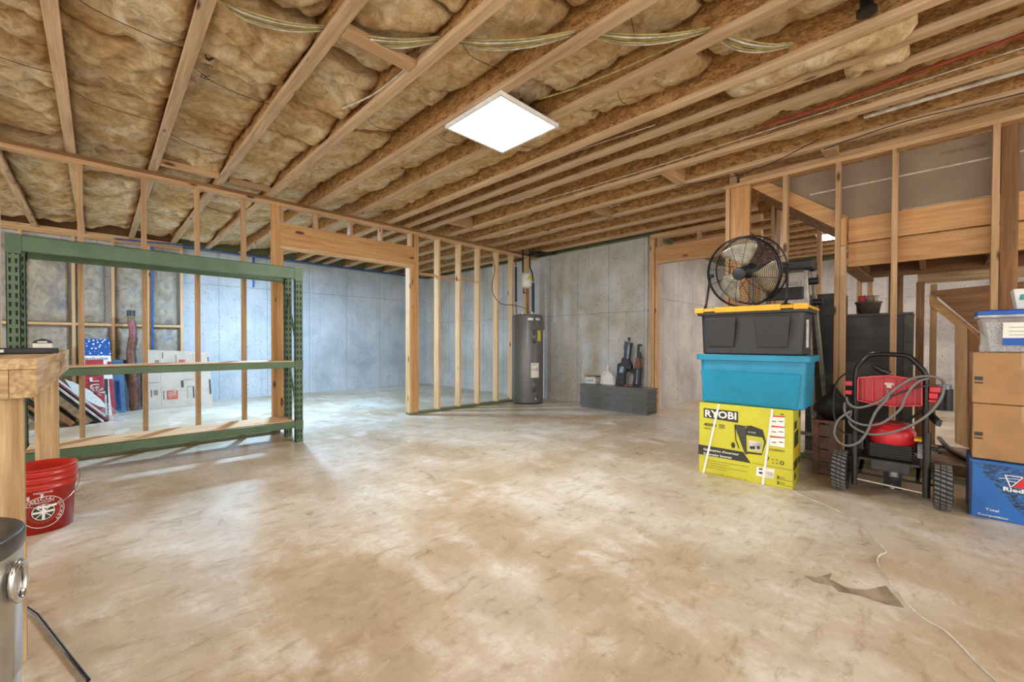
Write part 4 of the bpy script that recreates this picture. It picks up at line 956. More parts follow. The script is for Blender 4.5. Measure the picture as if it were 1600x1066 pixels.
# hose rack (red)
def quad(pts, x, th, mat, nm, bev=.004):
    P = [Vector((x, p.y, p.z)) for p in pts]; m = MB(); n = len(P); m.add(P+[p+X*th for p in P], [tuple(range(n))[::-1], tuple(range(n, 2*n))]+[(i, (i+1) % n, n+(i+1) % n, n+i) for i in range(n)], False); return m.build(nm, mat, t, bevel=bev)
q = [W(*z1(360, 675)), W(*z1(560, 720)), W(*z2(130, 740)), W(*z2(430, 735)), W(*z2(430, 470)), W(*z2(250, 430)), W(*z1(700, 405)), W(*z1(365, 430))]
quad(q[::-1], WX+.03, .012, RED, 'hose_rack')
rim = [Vector((WX+.0, p.y, p.z)) for p in q]; m = MB()
for i in range(8): m.bar(rim[i]+X*.002, rim[(i+1) % 8]+X*.002, .06, .008, up=(rim[(i+1) % 8]-rim[i]).cross(X))
m.build('rack_rim', RED, t)
for a, b in ((z1(525, 440), z1(525, 700)), (z1(630, 430), z1(630, 700)), (z2(130, 440), z2(130, 720)), (z2(245, 450), z2(245, 730)), (z2(355, 470), z2(355, 730)), (z1(415, 450), z1(415, 690))):
    m = MB(); p, q_ = W(*a), W(*b); m.bar(Vector((WX+.012, p.y, p.z)), Vector((WX+.012, q_.y, q_.z)), .006, .035, up=X); m.build('rack_rib', RED, t)
for a, b, c_, d in ((215, 300, 470, 515), (215, 290, 570, 612)):
    p, q_ = W(*z1(a, d)), W(*z1(b, c_)); MB().box(WX-.01, WX+.03, min(p.y, q_.y), max(p.y, q_.y), p.z, q_.z).build('rack_hook', RED, t, bevel=.004)
for a, b, c_, d in ((510, 640, 530, 590), (505, 610, 600, 660), (500, 610, 675, 700)):
    p, q_ = W(*z2(a, d)), W(*z2(b, c_)); MB().box(WX-.02, WX+.05, min(p.y, q_.y), max(p.y, q_.y), p.z, q_.z).build('rack_hook', RED, t, bevel=.006)
p, q_ = W(*z2(10, 510)), W(*z2(122, 492)); MB().box(WX+.026, WX+.029, q_.y, p.y, p.z, q_.z).build('white_label', PAPER, t)
p, q_ = W(*z2(35, 545)), W(*z2(90, 515)); MB().box(WX+.026, WX+.029, q_.y, p.y, p.z, q_.z).build('white_label', PAPER, t)
m = MB(); m.tube([W(*z1(500, 290), .06), W(*z1(610, 350), .06), W(*z1(700, 390), .07)], [.012, .02, .022], 10); m.build('spray_gun', BLACK, t)
# engine
ec = Vector((WX+.19, (yl+yr)/2-.01, 0)); ztop = W(*z3(600, 10)).z
m = MB(); m.lathe([(.128, .0), (.133, .01), (.133, .055), (.131, .085), (.118, .108), (.10, .12), (.095, .135), (.06, .14), (0, .14)], c=(ec.x, ec.y, .375), n=40); m.build('engine_cover', RED, t)
m = MB(); m.lathe([(.09, .1395), (.093, .148), (.04, .152), (0, .152)], c=(ec.x, ec.y, .375), n=32); m.build('starter_grille', plain('dark_red', '8d1d22', .4), t)
m = MB(); m.box(ec.x-.11, ec.x+.12, ec.y-.11, ec.y+.115, .27, .374)
for k in range(5): m.box(ec.x-.122, ec.x+.13, ec.y-.12, ec.y+.125, .28+k*.018, .286+k*.018)
m.build('engine_block', BLKM, t)
m = MB(); m.box(ec.x-.1, ec.x+.1, ec.y-.195, ec.y-.137, .30, .40)
for k in range(5): m.box(ec.x-.105, ec.x-.1, ec.y-.19, ec.y-.142, .31+k*.018, .318+k*.018)
m.build('muffler_guard', GALV, t, bevel=.003)
m = MB(); m.box(ec.x-.12, ec.x-.03, ec.y-.18, ec.y-.12, .42, .44); m.build('warning_tag', YEL, t, bevel=.003)
m = MB(); m.box(ec.x-.10, ec.x+.08, ec.y+.15, ec.y+.25, .30, .42); m.build('air_filter', BLACK, t, bevel=.01)
m = MB(); m.box(ec.x-.16, ec.x+.2, yr+.02, yl-.02, .245, .262); m.box(ec.x-.17, ec.x-.155, yr+.07, yl-.09, .19, .262); m.build('engine_deck', plain('worn_black_plate', '3a3a37', .45, .3), t, bevel=.003)
m = MB(); m.tube([(ec.x-.1, ec.y-.02, .24), (ec.x-.1, ec.y-.02, .13)], .045, 16); m.tube([(ec.x-.1, ec.y+.06, .2), (ec.x-.1, ec.y-.1, .2)], .035, 12); m.build('pump', GALV, t)
MB().tube([(ec.x-.15, ec.y+.0, .09), (ec.x-.15, ec.y-.02, .07)], .014, 8).build('pump_knob', STEEL, t)
for y in (yl-.03, yr+.03): MB().bar((WX+.0, y, .16), (WX+.35, y, .25), .02, .03).build('side_brace', BLKM, t)
m = MB(); m.box(WX+.3, WX+.34, ec.y-.05, ec.y+.05, 0, .25); m.build('front_foot', BLKM, t)
MB().cyl((WX-.0, yr-.035, .395), (WX, yr-.065, .395), .012).cyl((WX, yr-.065, .395), (WX, yr-.08, .395), .028).build('handle_knob', BLACK, t)
# hoses
def hose(L, r, mat, label, name='hose'):
    m = MB(); m.tube(smooth([W(*p[0], p[1]) for p in L], 6), r, 10); m.build(name, mat, t)
hs = [(z1(240, 640), -.03), (z1(260, 700), -.05), (z1(330, 745), -.06), (z1(430, 745), -.07), (z1(600, 690), -.07), (z2(0, 665), -.07), (z2(150, 540), -.07), (z2(300, 445), -.065), (z2(430, 410), -.05), (z2(560, 415), -.04), (z2(650, 450), -.02), (z2(675, 500), 0)]
hose(hs, .0085, HOSE, '')
hs = [(z2(675, 500), 0), (z2(650, 640), -.02), (z2(540, 790), -.04), (z2(400, 900), -.05), (z2(250, 975), -.06), (z2(100, 1020), -.065), (z2(0, 1040), -.07), (z1(500, 1040), -.07), (z1(380, 1000), -.06), (z1(290, 940), -.05), (z1(270, 880), -.03), (z1(290, 800), .0)]
hose(hs, .0085, HOSE, '')
hs = [(z1(220, 700), -.03), (z1(225, 800), -.05), (z1(300, 890), -.06), (z1(440, 940), -.07), (z1(600, 930), -.07), (z2(60, 880), -.07), (z2(200, 760), -.07), (z2(250, 640), -.07), (z2(330, 520), -.065), (z2(420, 455), -.05), (z2(510, 435), -.03)]
hose(hs, .0085, HOSE, '')
hs = [(z1(290, 790), -.05), (z1(160, 880), -.07), (z1(120, 980), -.08), (z3(120, 130), -.08), (z3(180, 210), -.08), (z3(280, 240), -.08), (z3(400, 190), -.08), (z3(480, 80), -.08), (z1(520, 900), -.08), (z1(580, 780), -.08), (z1(700, 640), -.08), (z2(60, 560), -.05)]
hose(hs, .0085, HOSE, '')
hs = [(z1(300, 345), .05), (z1(190, 400), .06), (z1(110, 480), .07), (z1(75, 620), .07), (z1(70, 820), .07), (z1(110, 980), .07), (z3(170, 120), .08), (z3(260, 180), .1)]
hose(hs, .006, BLACK, '', 'control_cable')
hs = [(z2(0, 700), -.02), (z2(120, 620), -.04), (z2(280, 560), -.05), (z2(440, 520), -.04), (z2(600, 515), -.02), (z2(680, 560), 0)]
hose(hs, .006, plain('dark_hose', '3c3a39', .4), '', 'hose')
MB().tube([W(*z2(455, 800), .1), W(*z2(240, 945), .12)], .007, 8).build('spray_wand', BLKM, t)
sw_ = MB().bar(W(*z2(495, 825), .06), W(*z2(610, 940), .04), .03, .035).build('spray_wand', BLKM, t)
MB().bar(W(*z2(590, 935), .04), W(*z2(650, 950), .04), .04, .04).build('wand_tip', BLACK, sw_)

# ------------------------------------------------------------------ boxes at the right edge
by = -.178
def cardbox(z0, z1, x0, y_, w, d, label, mat=CARD):
    t = thing('cardboard_box', label, 'box', (x0+d/2, y_-w/2, z0))
    m = MB(); m.box(x0, x0+d, y_-w, y_, z0, z1); m.build('carton', mat, t, bevel=.006, seg=3)
    if mat is CARD:
        m = MB(); m.box(x0-.0006, x0, y_-.045, y_-.008, z0+.145, z0+.17); m.box(x0-.0006, x0, y_-.045, y_-.008, z0+.125, z0+.135); m.box(x0+.02, x0+d-.02, y_+.0, y_+.0006, z0+.0, z0+.0001); m.build('printed_mark', INK, t)
        MB().box(x0+.12, x0+.15, y_, y_+.0008, z0+.1, z0+.2).build('hand_hole', BROWNL, t)
        MB().box(x0-.0009, x0-.0001, y_-w, y_-w+.32, z1-.1, z1-.0).build('tape', CARDTAPE, t)
    return t
cardbox(.722, 1.045, 4.0, by, .52, .36, 'brown cardboard box on top of another under the clear tub')
cardbox(.366, .718, 4.01, by-.004, .52, .35, 'brown cardboard box resting on the blue printed box')
t = cardbox(0, .36, 3.975, by+.008, .55, .38, 'blue printed box at the bottom of the right hand stack', BLUEBOX)
fx = 3.9735; ty, tz = by+.008, 0
m = MB(); m.add([(fx, ty-.02, .345), (fx, ty-.54, .345), (fx, ty-.54, .01), (fx, ty-.255, .01)], [(0, 1, 2, 3)]); m.build('splatter_print', SPLAT, t)
F_ = lambda px, py: at(px, py, X=fx-.001)
def fq(P, mat, nm, dx=0): MB().add([F_(*p)-X*dx for p in P], [tuple(range(len(P)))]).build(nm, mat, t)
Q = lambda x, y: (1500+x/8.2, 700+y/8.2)
fq([Q(570, 345), Q(640, 510), Q(655, 505), Q(590, 355), Q(800, 385), Q(800, 373)], WHITE, 'logo_line'); fq([Q(650, 500), Q(670, 500), Q(815, 385), Q(800, 378)], WHITE, 'logo_line', .0006)
fq([Q(680, 510), Q(900, 540), Q(940, 400), Q(815, 388)], REDINK, 'logo_print', .0004); fq([Q(600, 420), Q(720, 440), Q(720, 448), Q(600, 428)], WHITE, 'logo_line', .0005); fq([Q(500, 385), Q(760, 400), Q(760, 407), Q(500, 390)], WHITE, 'logo_line', .0005)
p = F_(*Q(552, 560)); p2 = F_(*Q(815, 590)); text_mb('Ried', (fx-.001, p.y, p.z+.006), -Y, Z, height=.026, width=abs(p2.y-p.y), bold=.03).build('lettering', WHITE, t)
p = F_(*Q(325, 800)); text_mb('Total', (fx-.001, p.y, p.z+.002), -Y, Z, height=.015, width=.055, bold=.01).build('lettering', WHITE, t)
p = F_(*Q(228, 830)); text_mb('Competition', (fx-.001, p.y, p.z-.014), -Y, Z, height=.017, width=.125, bold=.01).build('lettering', WHITE, t)
m = MB(); m.box(fx-.002, fx-.0005, ty-.012, ty, .01, .35); m.build('edge_print', plain('navy_edge', '1b2346', .5), t)
t = thing('storage_tub', 'clear tub with blue lid full of shredded paper atop the boxes', 'tub', (4.2, by-.26, 1.046))
z0 = 1.047
def fr(z, o): return [(4.02+o, by-.03-o, z), (4.36-o, by-.03-o, z), (4.36-o, by-.5, z), (4.02+o, by-.5, z)]
m = MB()
for a, b in ((fr(z0, .035), fr(z0+.235, .0)),):
    ai, bi = fr(z0+.004, .038), fr(z0+.235, .004)
    m.add(a+b, [(0, 1, 2, 3), (0, 4, 5, 1), (1, 5, 6, 2), (3, 2, 6, 7), (0, 3, 7, 4)]); m.add(ai+bi, [(0, 3, 2, 1), (0, 1, 5, 4), (1, 2, 6, 5), (3, 7, 6, 2), (0, 4, 7, 3)]); m.add(b+bi, [(0, 1, 5, 4), (1, 2, 6, 5), (2, 3, 7, 6), (3, 0, 4, 7)])
m.build('tub_body', CLEAR, t)
m = MB(); lo = fr(z0+.236, -.012); hi = fr(z0+.262, -.016); m.hexa(lo, hi); m.hexa(fr(z0+.262, .02), fr(z0+.270, .03)); m.build('lid', plain('blue_lid', '1a55b0', .35, vary=.03), t, bevel=.006)
m = MB(); m.hexa(fr(z0+.222, -.008), fr(z0+.2355, -.010)); m.build('rim', plain('milky_plastic', 'c9cbd2', .3), t)
m = MB(); m.add([(4.024, by-.125, z0+.045), (4.024, by-.5, z0+.045), (4.004, by-.5, z0+.185), (4.004, by-.125, z0+.185)], [(0, 1, 2, 3)]); lc_ = m.build('label_card', PAPER, t)
m = MB(); m.add([(4.0225, by-.125, z0+.045), (4.0225, by-.5, z0+.045), (4.0165, by-.5, z0+.09), (4.0165, by-.125, z0+.09)], [(0, 1, 2, 3)]); m.build('label_band', plain('blue_band', '1a55b0', .5, vary=.02), lc_)
m = MB()
for zz in (.155, .13, .108): x = 4.024-(zz-.045)/.14*.02-.002; m.add([(x, by-.15, z0+zz), (x, by-.48, z0+zz), (x, by-.48, z0+zz+.002), (x, by-.15, z0+zz+.002)], [(0, 1, 2, 3)])
m.build('label_line', INK, lc_)
m = MB(); lo, hi = fr(z0+.006, .05), fr(z0+.19, .025); m.hexa(lo, hi); o = m.build('shredded_paper', SHRED); tag(o, 'mass of shredded white paper inside the clear blue lidded tub', 'shredded paper', kind='stuff')
t = thing('storage_tub', 'white container with green print standing on the blue tub lid', 'tub', (4.2, -.43, z0+.27))
m = MB(); m.hexa([(4.13, -.368, z0+.272), (4.25, -.368, z0+.272), (4.25, -.6, z0+.272), (4.13, -.6, z0+.272)], [(4.11, -.35, z0+.40), (4.27, -.35, z0+.40), (4.27, -.62, z0+.40), (4.11, -.62, z0+.40)]); m.build('tub_body', WHITE, t, bevel=.005)
m = MB(); m.add([(4.117, -.375, z0+.33), (4.117, -.5, z0+.33), (4.1145, -.5, z0+.36), (4.1145, -.38, z0+.365)], [(0, 1, 2, 3)]); m.build('green_print', TEALINK, t)

# ------------------------------------------------------------------ behind the framed wall at the left: signs, frames, carton
def leaner(name, label, cat, P, yb, yt, mat, th=.03, group=None, parts=()):
    """board whose outline is given as photo pixels, foot at depth yb and top leaning back to yt"""
    def pt(px, py):
        y = yb
        for _ in range(3):
            p = at(px, py, Y=y); y = yb+(yt-yb)*max(0, min(1, p.z/1.2))
        return at(px, py, Y=y)
    t = thing(name, label, cat, (pt(*P[0]).x, yb, 0), group=group)
    def pol(Q, off, tk, m_, nm):
        a = [pt(*q)-Y*off for q in Q]; b = [p+Y*tk for p in a]; n = len(a)
        m = MB(); m.add(a+b, [tuple(range(n)), tuple(range(n, 2*n))[::-1]]+[(i, n+i, n+(i+1) % n, (i+1) % n) for i in range(n)], False); return m.build(nm, m_, t)
    pol(P, 0, th, mat, 'board')
    for nm, Q, m_ in parts: pol(Q, .006, .005, m_, nm)
    return t, pt
S = lambda x, y: (50+x/6.66, 520+y/6.66)
t, pt = leaner('welcome_sign', 'tall porch sign with white stars on blue and red stripes', 'sign', [S(535, 860), S(540, 60), S(805, 62), S(825, 300), S(875, 860), S(800, 868)], 8.75, 9.32, WHITE, .02,
    parts=[('star_field', [S(535, 238), S(535, 60), S(805, 62), S(818, 238)], STARS), ('red_stripe', [S(785, 350), S(783, 300), S(822, 300), S(832, 350)], REDPAINT), ('red_stripe', [S(835, 868), S(800, 480), S(840, 480), S(878, 862)], REDPAINT)])
p = pt(*S(545, 285)); text_mb('welcome', p-Y*.012, X, Z, height=.05, width=.26).build('lettering', INK, t)
t, pt = leaner('welcome_sign', 'narrow red sign with white stacked letters and a ribbon flower', 'sign', [S(552, 830), S(552, 285), S(742, 278), S(750, 560), S(765, 850), S(700, 870)], 8.5, 9.12, REDPAINT, .02)
for ch, y0, y1 in (('W', 385, 330), ('E', 445, 395), ('L', 510, 465), ('C', 580, 525)):
    p = pt(*S(600, y1 if False else y0)); text_mb(ch, p-Y*.012, X, Z, height=.062, width=.10, bold=.02).build('lettering', WHITE, t)
m = MB(); c = pt(*S(665, 625))-Y*.014
for k in range(9):
    a = 2*math.pi*k/9; m.add([c+(X*math.cos(a-.18)+Z*math.sin(a-.18))*.02, c+(X*math.cos(a-.2)+Z*math.sin(a-.2))*.1-Y*.01, c+(X*math.cos(a+.2)+Z*math.sin(a+.2))*.1-Y*.01, c+(X*math.cos(a+.18)+Z*math.sin(a+.18))*.02], [(0, 1, 2, 3)])
m.build('ribbon_flower', CREAM, t); MB().lathe([(.025, 0), (.02, .01), (0, .012)], M=Matrix.Translation(c-Y*.012) @ Matrix.Rotation(R(90), 4, 'X'), n=16).build('flower_centre', REDPAINT, t)
t, pt = leaner('dotted_scarf_board', 'narrow black and white dotted strip between the red sign and the striped one', 'board', [S(755, 870), S(750, 480), S(790, 480), S(800, 870)], 8.66, 9.1, INK, .01, parts=[('white_dots', [S(760, 860), S(757, 640), S(775, 640), S(785, 860)], CREAM)])
t, pt = leaner('cabinet_door', 'blue grey panelled cabinet door leaning beside the striped sign', 'door', [S(870, 845), S(845, 470), S(840, 282), S(948, 285), S(960, 460), S(982, 845)], 8.85, 9.35, SLATE, .022,
    parts=[('raised_frame', [S(880, 800), S(855, 490), S(913, 490), S(935, 800)], NAVY), ('inset_panel', [S(886, 790), S(862, 505), S(906, 505), S(926, 790)], SLATE), ('navy_top', [S(838, 345), S(836, 305), S(942, 308), S(945, 345)], NAVY)])
t, pt = leaner('canvas', 'dark grey canvas edge standing between cabinet door and rolled rug', 'board', [S(985, 830), S(955, 450), S(945, 282), S(985, 285), S(1005, 450), S(1012, 828)], 9.0, 9.4, plain('dark_grey_board', '3f4450', .6), .03)
t, pt = leaner('wrapped_roll', 'satin blue wrapped board leaning to the right of the rolled rug', 'board', [S(1082, 815), S(1062, 300), S(1108, 300), S(1122, 460), S(1132, 800), S(1120, 818)], 9.0, 9.4, SATIN, .05)
t = thing('leather_roll', 'tall brown leather roll with dark cap leaning on the rear wall', 'roll', (.38, 9.05, 0))
pa = [at(211, 641, Y=9.05), at(210, 600, Y=9.12), at(205.5, 560, Y=9.2), at(205, 548, Y=9.22), at(207, 535, Y=9.24), at(208, 528, Y=9.25)]
m = MB(); m.tube(smooth(pa), .06, 18); m.build('roll_body', BROWNL, t)
pb_ = [at(208, 528, Y=9.25), at(207.5, 512, Y=9.27), at(205, 503, Y=9.28)]
m = MB(); m.tube(smooth(pb_), .052, 18); m.build('pink_sleeve', plain('dusty_pink', '8e5358', .5), t)
m = MB(); m.tube(smooth([at(205, 503, Y=9.28), at(205, 494, Y=9.29)]), .048, 18); m.build('tan_band', TAN, t)
m = MB(); m.tube([at(204.5, 494, Y=9.29), at(204.5, 485.5, Y=9.3)], .054, 18); m.build('cap', plain('slate_cap', '3a3d47', .5), t)
# leaning frames at the left
fr_spec = [(S(395, 990), S(-60, 560), TAN, 'cream edged frame', .03), (S(320, 1000), S(-20, 690), plain('orange_wood', '9c6a36', .5), 'orange wooden frame', .03), (S(470, 985), S(130, 470), DARKW['x'], 'wood grained frame', .05),
           (S(625, 965), S(270, 430), TAN, 'wide brown canvas back', .05), (S(700, 935), S(330, 400), BLKM, 'black frame', .02), (S(745, 935), S(430, 400), CREAM, 'white edged frame', .02), (S(790, 900), S(500, 430), REDPAINT, 'thin red frame', .015)]
foot = [-.46, -.37, -.22, -.06, .0, .05, .10]
cols = [(plain('grey_frame', '4b4a48', .6), 'dark grey'), (plain('orange_wood', '9c6a36', .5), 'orange wooden'), (DARKW['z'], 'wood grained'), (TAN, 'wide brown backed'), (BLKM, 'glossy black'), (CREAM, 'white edged'), (plain('dark_red_frame', '7c3038', .5), 'thin dark red')]
ths = [.03, .035, .06, .07, .025, .025, .02]; yo = [0, .02, .0, .03, .06, .1, .14]
for k in range(7):
    x0 = foot[k]; ang = R(50); L = (.70, .78, .9, 1.0, .95, 1.0, .95)[k]; d = Vector((-math.cos(ang), 0, math.sin(ang))); nrm = Vector((math.sin(ang), 0, math.cos(ang)))
    t = thing('picture_frame', '%s picture frame slanting in the leaning row left of the signs' % cols[k][1], 'frame', (x0, 8.2+yo[k], 0), group='picture frames leaning behind the rack')
    o = Vector((x0, 7.85+yo[k]*1.2, ths[k]*.7)); yv = Vector((0, .48, 0))
    m = MB(); w = .045
    for (a, b) in ((0, w), (L-w, L)):
        m.hexa([o+d*a, o+d*b, o+d*b+yv, o+d*a+yv], [o+d*a-nrm*ths[k], o+d*b-nrm*ths[k], o+d*b+yv-nrm*ths[k], o+d*a+yv-nrm*ths[k]])
    for (y0, y1) in ((0, w), (.48-w, .48)):
        m.hexa([o+d*w+Y*y0, o+d*(L-w)+Y*y0, o+d*(L-w)+Y*y1, o+d*w+Y*y1], [p-nrm*ths[k] for p in (o+d*w+Y*y0, o+d*(L-w)+Y*y0, o+d*(L-w)+Y*y1, o+d*w+Y*y1)])
    m.build('frame_rim', cols[k][0], t)
    m = MB(); a = o+d*w+Y*w-nrm*ths[k]*.3; m.hexa([a, a+d*(L-2*w), a+d*(L-2*w)+Y*(.48-2*w), a+Y*(.48-2*w)], [p-nrm*.006 for p in (a, a+d*(L-2*w), a+d*(L-2*w)+Y*(.48-2*w), a+Y*(.48-2*w))]); m.build('picture_back', cols[k][0] if k in (2, 3) else CREAM, t)
# surfboard-like dotted board
t, pt = leaner('dotted_board', 'white pointed board with tiny green dots lying across the frames', 'board', [S(790, 785), S(720, 700), S(600, 600), S(440, 520), S(340, 485), S(420, 600), S(560, 700), S(700, 770)], 8.3, 8.5, DOTS, .02)
t = thing('wire_whisks', 'thin white twigs poking out of the leaning frames onto the floor', 'twigs', (.1, 8.1, 0))
for k in range(6):
    a = at(*S(720+k*12, 800-k*12), Y=8.25); b = at(*S(800+k*34, 905+(k % 3)*6), Z=.006); MB().tube([a, (a+b)/2+Z*.015, b], .003, 5).build('twig', CREAM, t)
# flattened carton
t = thing('flattened_carton', 'large flattened cardboard carton with orange square logo on the back wall', 'carton', (1.0, 9.0, 0))
c0, c1 = .56, 1.43
def cy(z): return 8.98+.28*z/.95
m = MB()
m.hexa([(c0, cy(0), 0.002), (c1, cy(0), 0.002), (c1, cy(.92), .92), (c0, cy(.97), .97)], [(c0, cy(0)+.014, 0.002), (c1, cy(0)+.014, 0.002), (c1, cy(.92)+.014, .92), (c0, cy(.97)+.014, .97)]); m.build('carton_sheet', CARDP, t)
def cq(x0, x1, z0, z1_, mat, nm, off=.002): MB().add([(x0, cy(z0)-off, z0), (x1, cy(z0)-off, z0), (x1, cy(z1_)-off, z1_), (x0, cy(z1_)-off, z1_)], [(0, 1, 2, 3)]).build(nm, mat, t)
u = lambda px: at(px, 600, Y=9.08).x
v = lambda py: at(270, py, Y=9.08).z
K = lambda x, y: (160+x/5.33, 460+y/5.33)
for a, b, c_, d, mt in ((533, 625, 800, 872, ORANGE), (655, 677, 722, 780, INK), (750, 762, 775, 872, INK), (888, 903, 725, 850, INK), (505, 512, 800, 870, INK), (425, 460, 790, 830, TAN), (402, 410, 785, 845, INK), (385, 480, 728, 731, INK), (685, 765, 716, 719, INK), (645, 700, 548, 580, ORANGE), (445, 480, 548, 580, TAN), (507, 515, 487, 535, INK), (888, 898, 530, 570, INK), (618, 628, 505, 570, TAN), (705, 750, 775, 778, INK), (705, 708, 775, 870, INK)):
    cq(u(K(a, 0)[0]), u(K(b, 0)[0]), v(K(0, d)[1]), v(K(0, c_)[1]), mt, 'orange_logo' if mt is ORANGE else 'printed_mark')
zq = v(K(0, 868)[1]); O = Vector((u(K(538, 0)[0]), cy(zq)-.006, zq)); r45 = Vector((.8, 0, .6)); u45 = Vector((-.6, 0, .8))
x0 = u(K(540, 0)[0]); w = u(K(622, 0)[0])-x0
for k, s in enumerate(('THE', 'HOME', 'DEPOT')): text_mb(s, (x0+.008, cy(zq)-.006, zq+.088-k*.035), X+Z*.25, Z, height=.026, width=w*.8, bold=.02).build('lettering', CREAM, t)
for x in (.74, 1.19): cq(x, x+.003, .01, .9, TAN, 'fold_line')

# ------------------------------------------------------------------ cables, pipes on the ceiling
def cable(pts, r, mat, label, n=1, spread=.012, name='cable', group=None):
    for k in range(n):
        o = Vector((0, (k-(n-1)/2)*spread, random.uniform(-.006, .006)))
        mid = [Vector(p)+o*(1+.5*math.sin(i+k)) for i, p in enumerate(pts)]
        tag(MB().tube(smooth(mid), r, 6).build(name, mat), label, 'cable', group)
RG = 'bundled yellow cables across the joists'
for (x0, y0), (x1, y1), i in (((.44, 2.65), (.93, 2.45), 'fourth'), ((.96, 2.43), (1.44, 2.06), 'fifth'), ((1.47, 2.03), (1.96, 1.47), 'sixth'), ((2.0, 1.42), (2.48, .92), 'seventh'), ((2.53, .9), (2.95, .62), 'eighth')):
    for k in range(5):
        o = (k-2)*.013; d = Vector((x1-x0, y1-y0, 0)); nn = Vector((-d.y, d.x, 0)).normalized()*o; A0, B0 = Vector((x0, y0, 2.885)), Vector((x1, y1, 2.885))
        m = MB(); m.tube(smooth([A0+nn*.6, A0+d*.3+nn*1.5-Z*(.045+.004*(k % 2)), A0+d*.65+nn*1.3-Z*.045, B0+nn*.6]), .0062, 6)
        tag(m.build('cable', ROMEXW if k in (1, 4) else ROMEX), ('pale' if k in (1, 4) else 'yellow')+' electrical cable spanning the ceiling bay right of the %s joist, %s strand' % (i, ORD[k]), 'cable', RG)
for k, (i, y, b) in enumerate(((2, 4.3, .03), (2, 3.1, .02), (3, 4.6, .03), (3, 3.4, .02), (5, 3.2, .03), (5, 2.0, .02), (6, 3.0, .02), (6, 1.2, .03), (7, 2.6, .03), (7, 1.6, .02), (1, 4.0, .03), (1, 2.8, .02))):
    xa, xb = JX[i]+.01, JX[i+1]-.01; zz = 2.845 if i < 4 else 2.86
    tag(MB().tube(smooth([(xa, y-.06, zz+.03), (xa+.15, y, zz-.01), (xb-.12, y+.08, zz+.01+(.06 if i > 4 else 0)), (xb, y+.12, zz+.04+(.08 if i > 4 else 0))]), .0022, 5).build('support_wire', BLACK), 'thin dark wire bowed under the batt right of the %s joist, %s one' % (ORD[i], 'nearer' if k % 2 else 'farther'), 'wire', 'insulation support wires')
def c1(pts, r, mat, label, name='cable', cat='cable'): tag(MB().tube(smooth(pts), r, 8).build(name, mat), label, cat)
c1([(1.32, 3.15, 2.86), (1.40, 2.8, 2.86), (1.425, 2.4, 2.87), (1.43, 2.1, 2.88)], .006, ROMEXW, 'white cable curling beside the pine block under the ceiling')
c1([(2.30, 2.05, 2.88), (2.36, 1.75, 2.865), (2.41, 1.4, 2.865), (2.44, 1.1, 2.87), (2.44, .93, 2.88)], .006, ROMEX, 'single yellow cable running along the joist behind the light panel')
c1([(3.09, 3.2, 2.85), (3.14, 2.4, 2.87), (3.2, 1.6, 2.86)], .005, ROMEXW, 'thin white cable in the narrow bay between doubled joists')
c1([(3.98, 3.6, 2.90), (4.0, 2.4, 2.88), (4.0, 1.2, 2.885), (4.0, -.6, 2.90)], .0055, ROMEXW, 'white cable stretched along the joist nearest the stair wall')
c1([(3.88, 1.0, 2.875), (3.86, .6, 2.865), (3.80, .1, 2.865), (3.74, -.6, 2.87)], .012, REDP, 'red plastic water pipe under the ceiling joists on the right', 'water_pipe', 'pipe')
c1([(4.24, .40, 2.86), (4.24, 0, 2.86), (4.24, -.7, 2.86)], .016, PVC, 'white plastic pipe under the joists above the stair wall', 'water_pipe', 'pipe')
c1([(4.55, .70, 2.812), (4.4, .2, 2.80), (4.45, -.2, 2.805), (4.5, -.7, 2.80)], .004, BLACK, 'thin black wire sagging below the joist near the stair wall')
c1([(4.5, 2.0, 2.82), (4.6, 1.5, 2.80), (4.5, 1.1, 2.79), (4.3, .7, 2.812)], .004, BLACK, 'thin black wire strung from the stair post to a joist')
t = thing('vent_pipe', 'black plastic pipe coming down through the ceiling on the right', 'pipe', (2.78, .28, 2.9))
MB().cyl((2.925, .27, 2.875), (2.925, .27, 3.12), .03).build('pipe', BLKM, t); MB().cyl((2.925, .27, 2.862), (2.925, .27, 2.882), .045).build('collar', BLACK, t)
for x, y0, y1 in ((2.07, 3.4, 3.0), (2.6, 4.3, 4.0)): pass
for k, (x, y) in enumerate(((4.12, 2.35), (4.6, 3.1), (5.1, 3.5))):
    m = MB(); m.tube([(x, y, 2.96), (x+.12, y-.15, 2.86), (x+.22, y-.22, 2.90)], .006, 6); tag(m.build('cable', ROMEXW), 'short white cable crossing the %s open bay over the grey wall side' % ORD[k], 'cable', 'loose white cables')

# ------------------------------------------------------------------ floor details
pts = [(1232, 764), (1262, 778), (1300, 794), (1340, 815), (1362, 835), (1372, 848), (1385, 862), (1374, 868), (1372, 880), (1392, 912), (1418, 944), (1445, 968), (1475, 985), (1500, 1008), (1530, 1040), (1575, 1080)]
tag(MB().tube(smooth([at(px, py, Z=.004) for px, py in pts]), .0035, 6).build('extension_cord', ROMEXW), 'thin white cord snaking over the floor toward the yellow box', 'cord')
sp = [(1254, 899), (1275, 902), (1300, 896), (1296, 905), (1322, 918), (1352, 922), (1385, 915), (1392, 925), (1402, 935), (1413, 950), (1385, 945), (1340, 930), (1310, 925), (1300, 915), (1272, 910)]
m = MB(); n = len(sp); a = [at(px, py, Z=.0008) for px, py in sp]; m.add(a, [tuple(range(n))[::-1]]); tag(m.build('floor_patch', STAIN), 'irregular grey brown patch of filler on the bare floor', 'patch')
c1([(6.2, -.05, .12), (5.6, -.12, .12), (5.1, -.25, .12)], .02, BLACK, 'black bar lying low behind the pressure washer', 'metal_bar', 'bar')
tag(MB().box(5.0, 5.9, -.30, .10, .0, .10).build('low_platform', TAN, bevel=.004), 'low brown board lying under the stairs behind the washer', 'board')
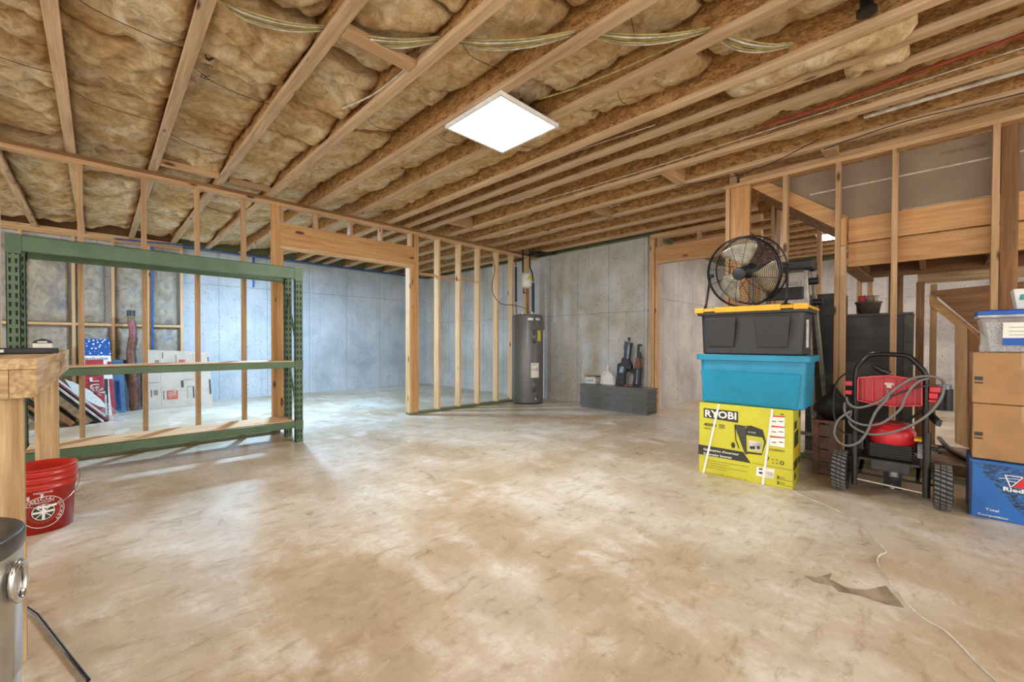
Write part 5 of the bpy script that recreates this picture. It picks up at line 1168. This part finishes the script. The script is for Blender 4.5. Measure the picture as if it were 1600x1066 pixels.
t = thing('storage_bin', 'small dark cylinder standing on the floor in the far room', 'bin', (10.0, -.08, 0))
MB().cyl((10.0, -.08, 0), (10.0, -.08, .35), .16).build('bin_body', BLACK, t); MB().cyl((10.0, -.08, .351), (10.0, -.08, .42), .14).build('lid', GALV, t)
tag(MB().box(9.6, 9.64, -.62, -.26, 0, .55).build('blue_panel', NAVY), 'narrow navy panel standing on the far room floor', 'panel')
t = thing('ceiling_lamp', 'small round cool white disc lamp under the joists of the back room', 'light', (2.0, 7.17, 2.77))
MB().lathe([(0, .0), (.105, .0), (.12, .01), (.12, .04), (0, .045)], c=(2.0, 7.17, 2.774), n=28).build('housing', WHITE, t)
MB().lathe([(0, 0), (.1, 0), (.1, .003), (0, .003)], c=(2.0, 7.17, 2.769), n=28).build('lens', emit('lit_lens', (.5, .76, 1.0), 6), t)
ld = bpy.data.lights.new('disc_light', 'AREA'); ld.shape = 'DISK'; ld.size = .18; ld.energy = L_BACK; ld.color = (.43, .69, 1.0)
lo = bpy.data.objects.new('disc_light', ld); COL.objects.link(lo); lo.location = (2.0, 7.17, 2.765)
# print on one batt
from mathutils.bvhtree import BVHTree
pa_, pb_ = at(327, 125, Z=2.86), at(341, 82, Z=2.86)
dgx = bpy.context.evaluated_depsgraph_get()
for o in [o for o in COL.objects if o.name.startswith('insulation_batt')]:
    c = ROOT[o.name].translation; xs = [v.co.x for v in o.data.vertices]; ys = [v.co.y for v in o.data.vertices]; mid = (pa_+pb_)/2-c
    if min(xs) < mid.x < max(xs) and min(ys) < mid.y < max(ys):
        bv = BVHTree.FromPolygons([c+v.co for v in o.data.vertices], [tuple(p.vertices) for p in o.data.polygons])
        rr = (pb_-pa_); rr.z = 0; ln = rr.length; rr.normalize(); uu = Vector((rr.y, -rr.x, 0))
        def wp(a, b):
            q = pa_+rr*a+uu*b; h = bv.ray_cast(Vector((q.x, q.y, 2.5)), Z, 1.0)[0]
            return Vector((q.x, q.y, (h.z if h else 2.86)-.003))
        text_mb('R-30', pa_, rr, uu, height=.05, width=ln*.72, warp=wp).build('printed_lettering', INK, o)
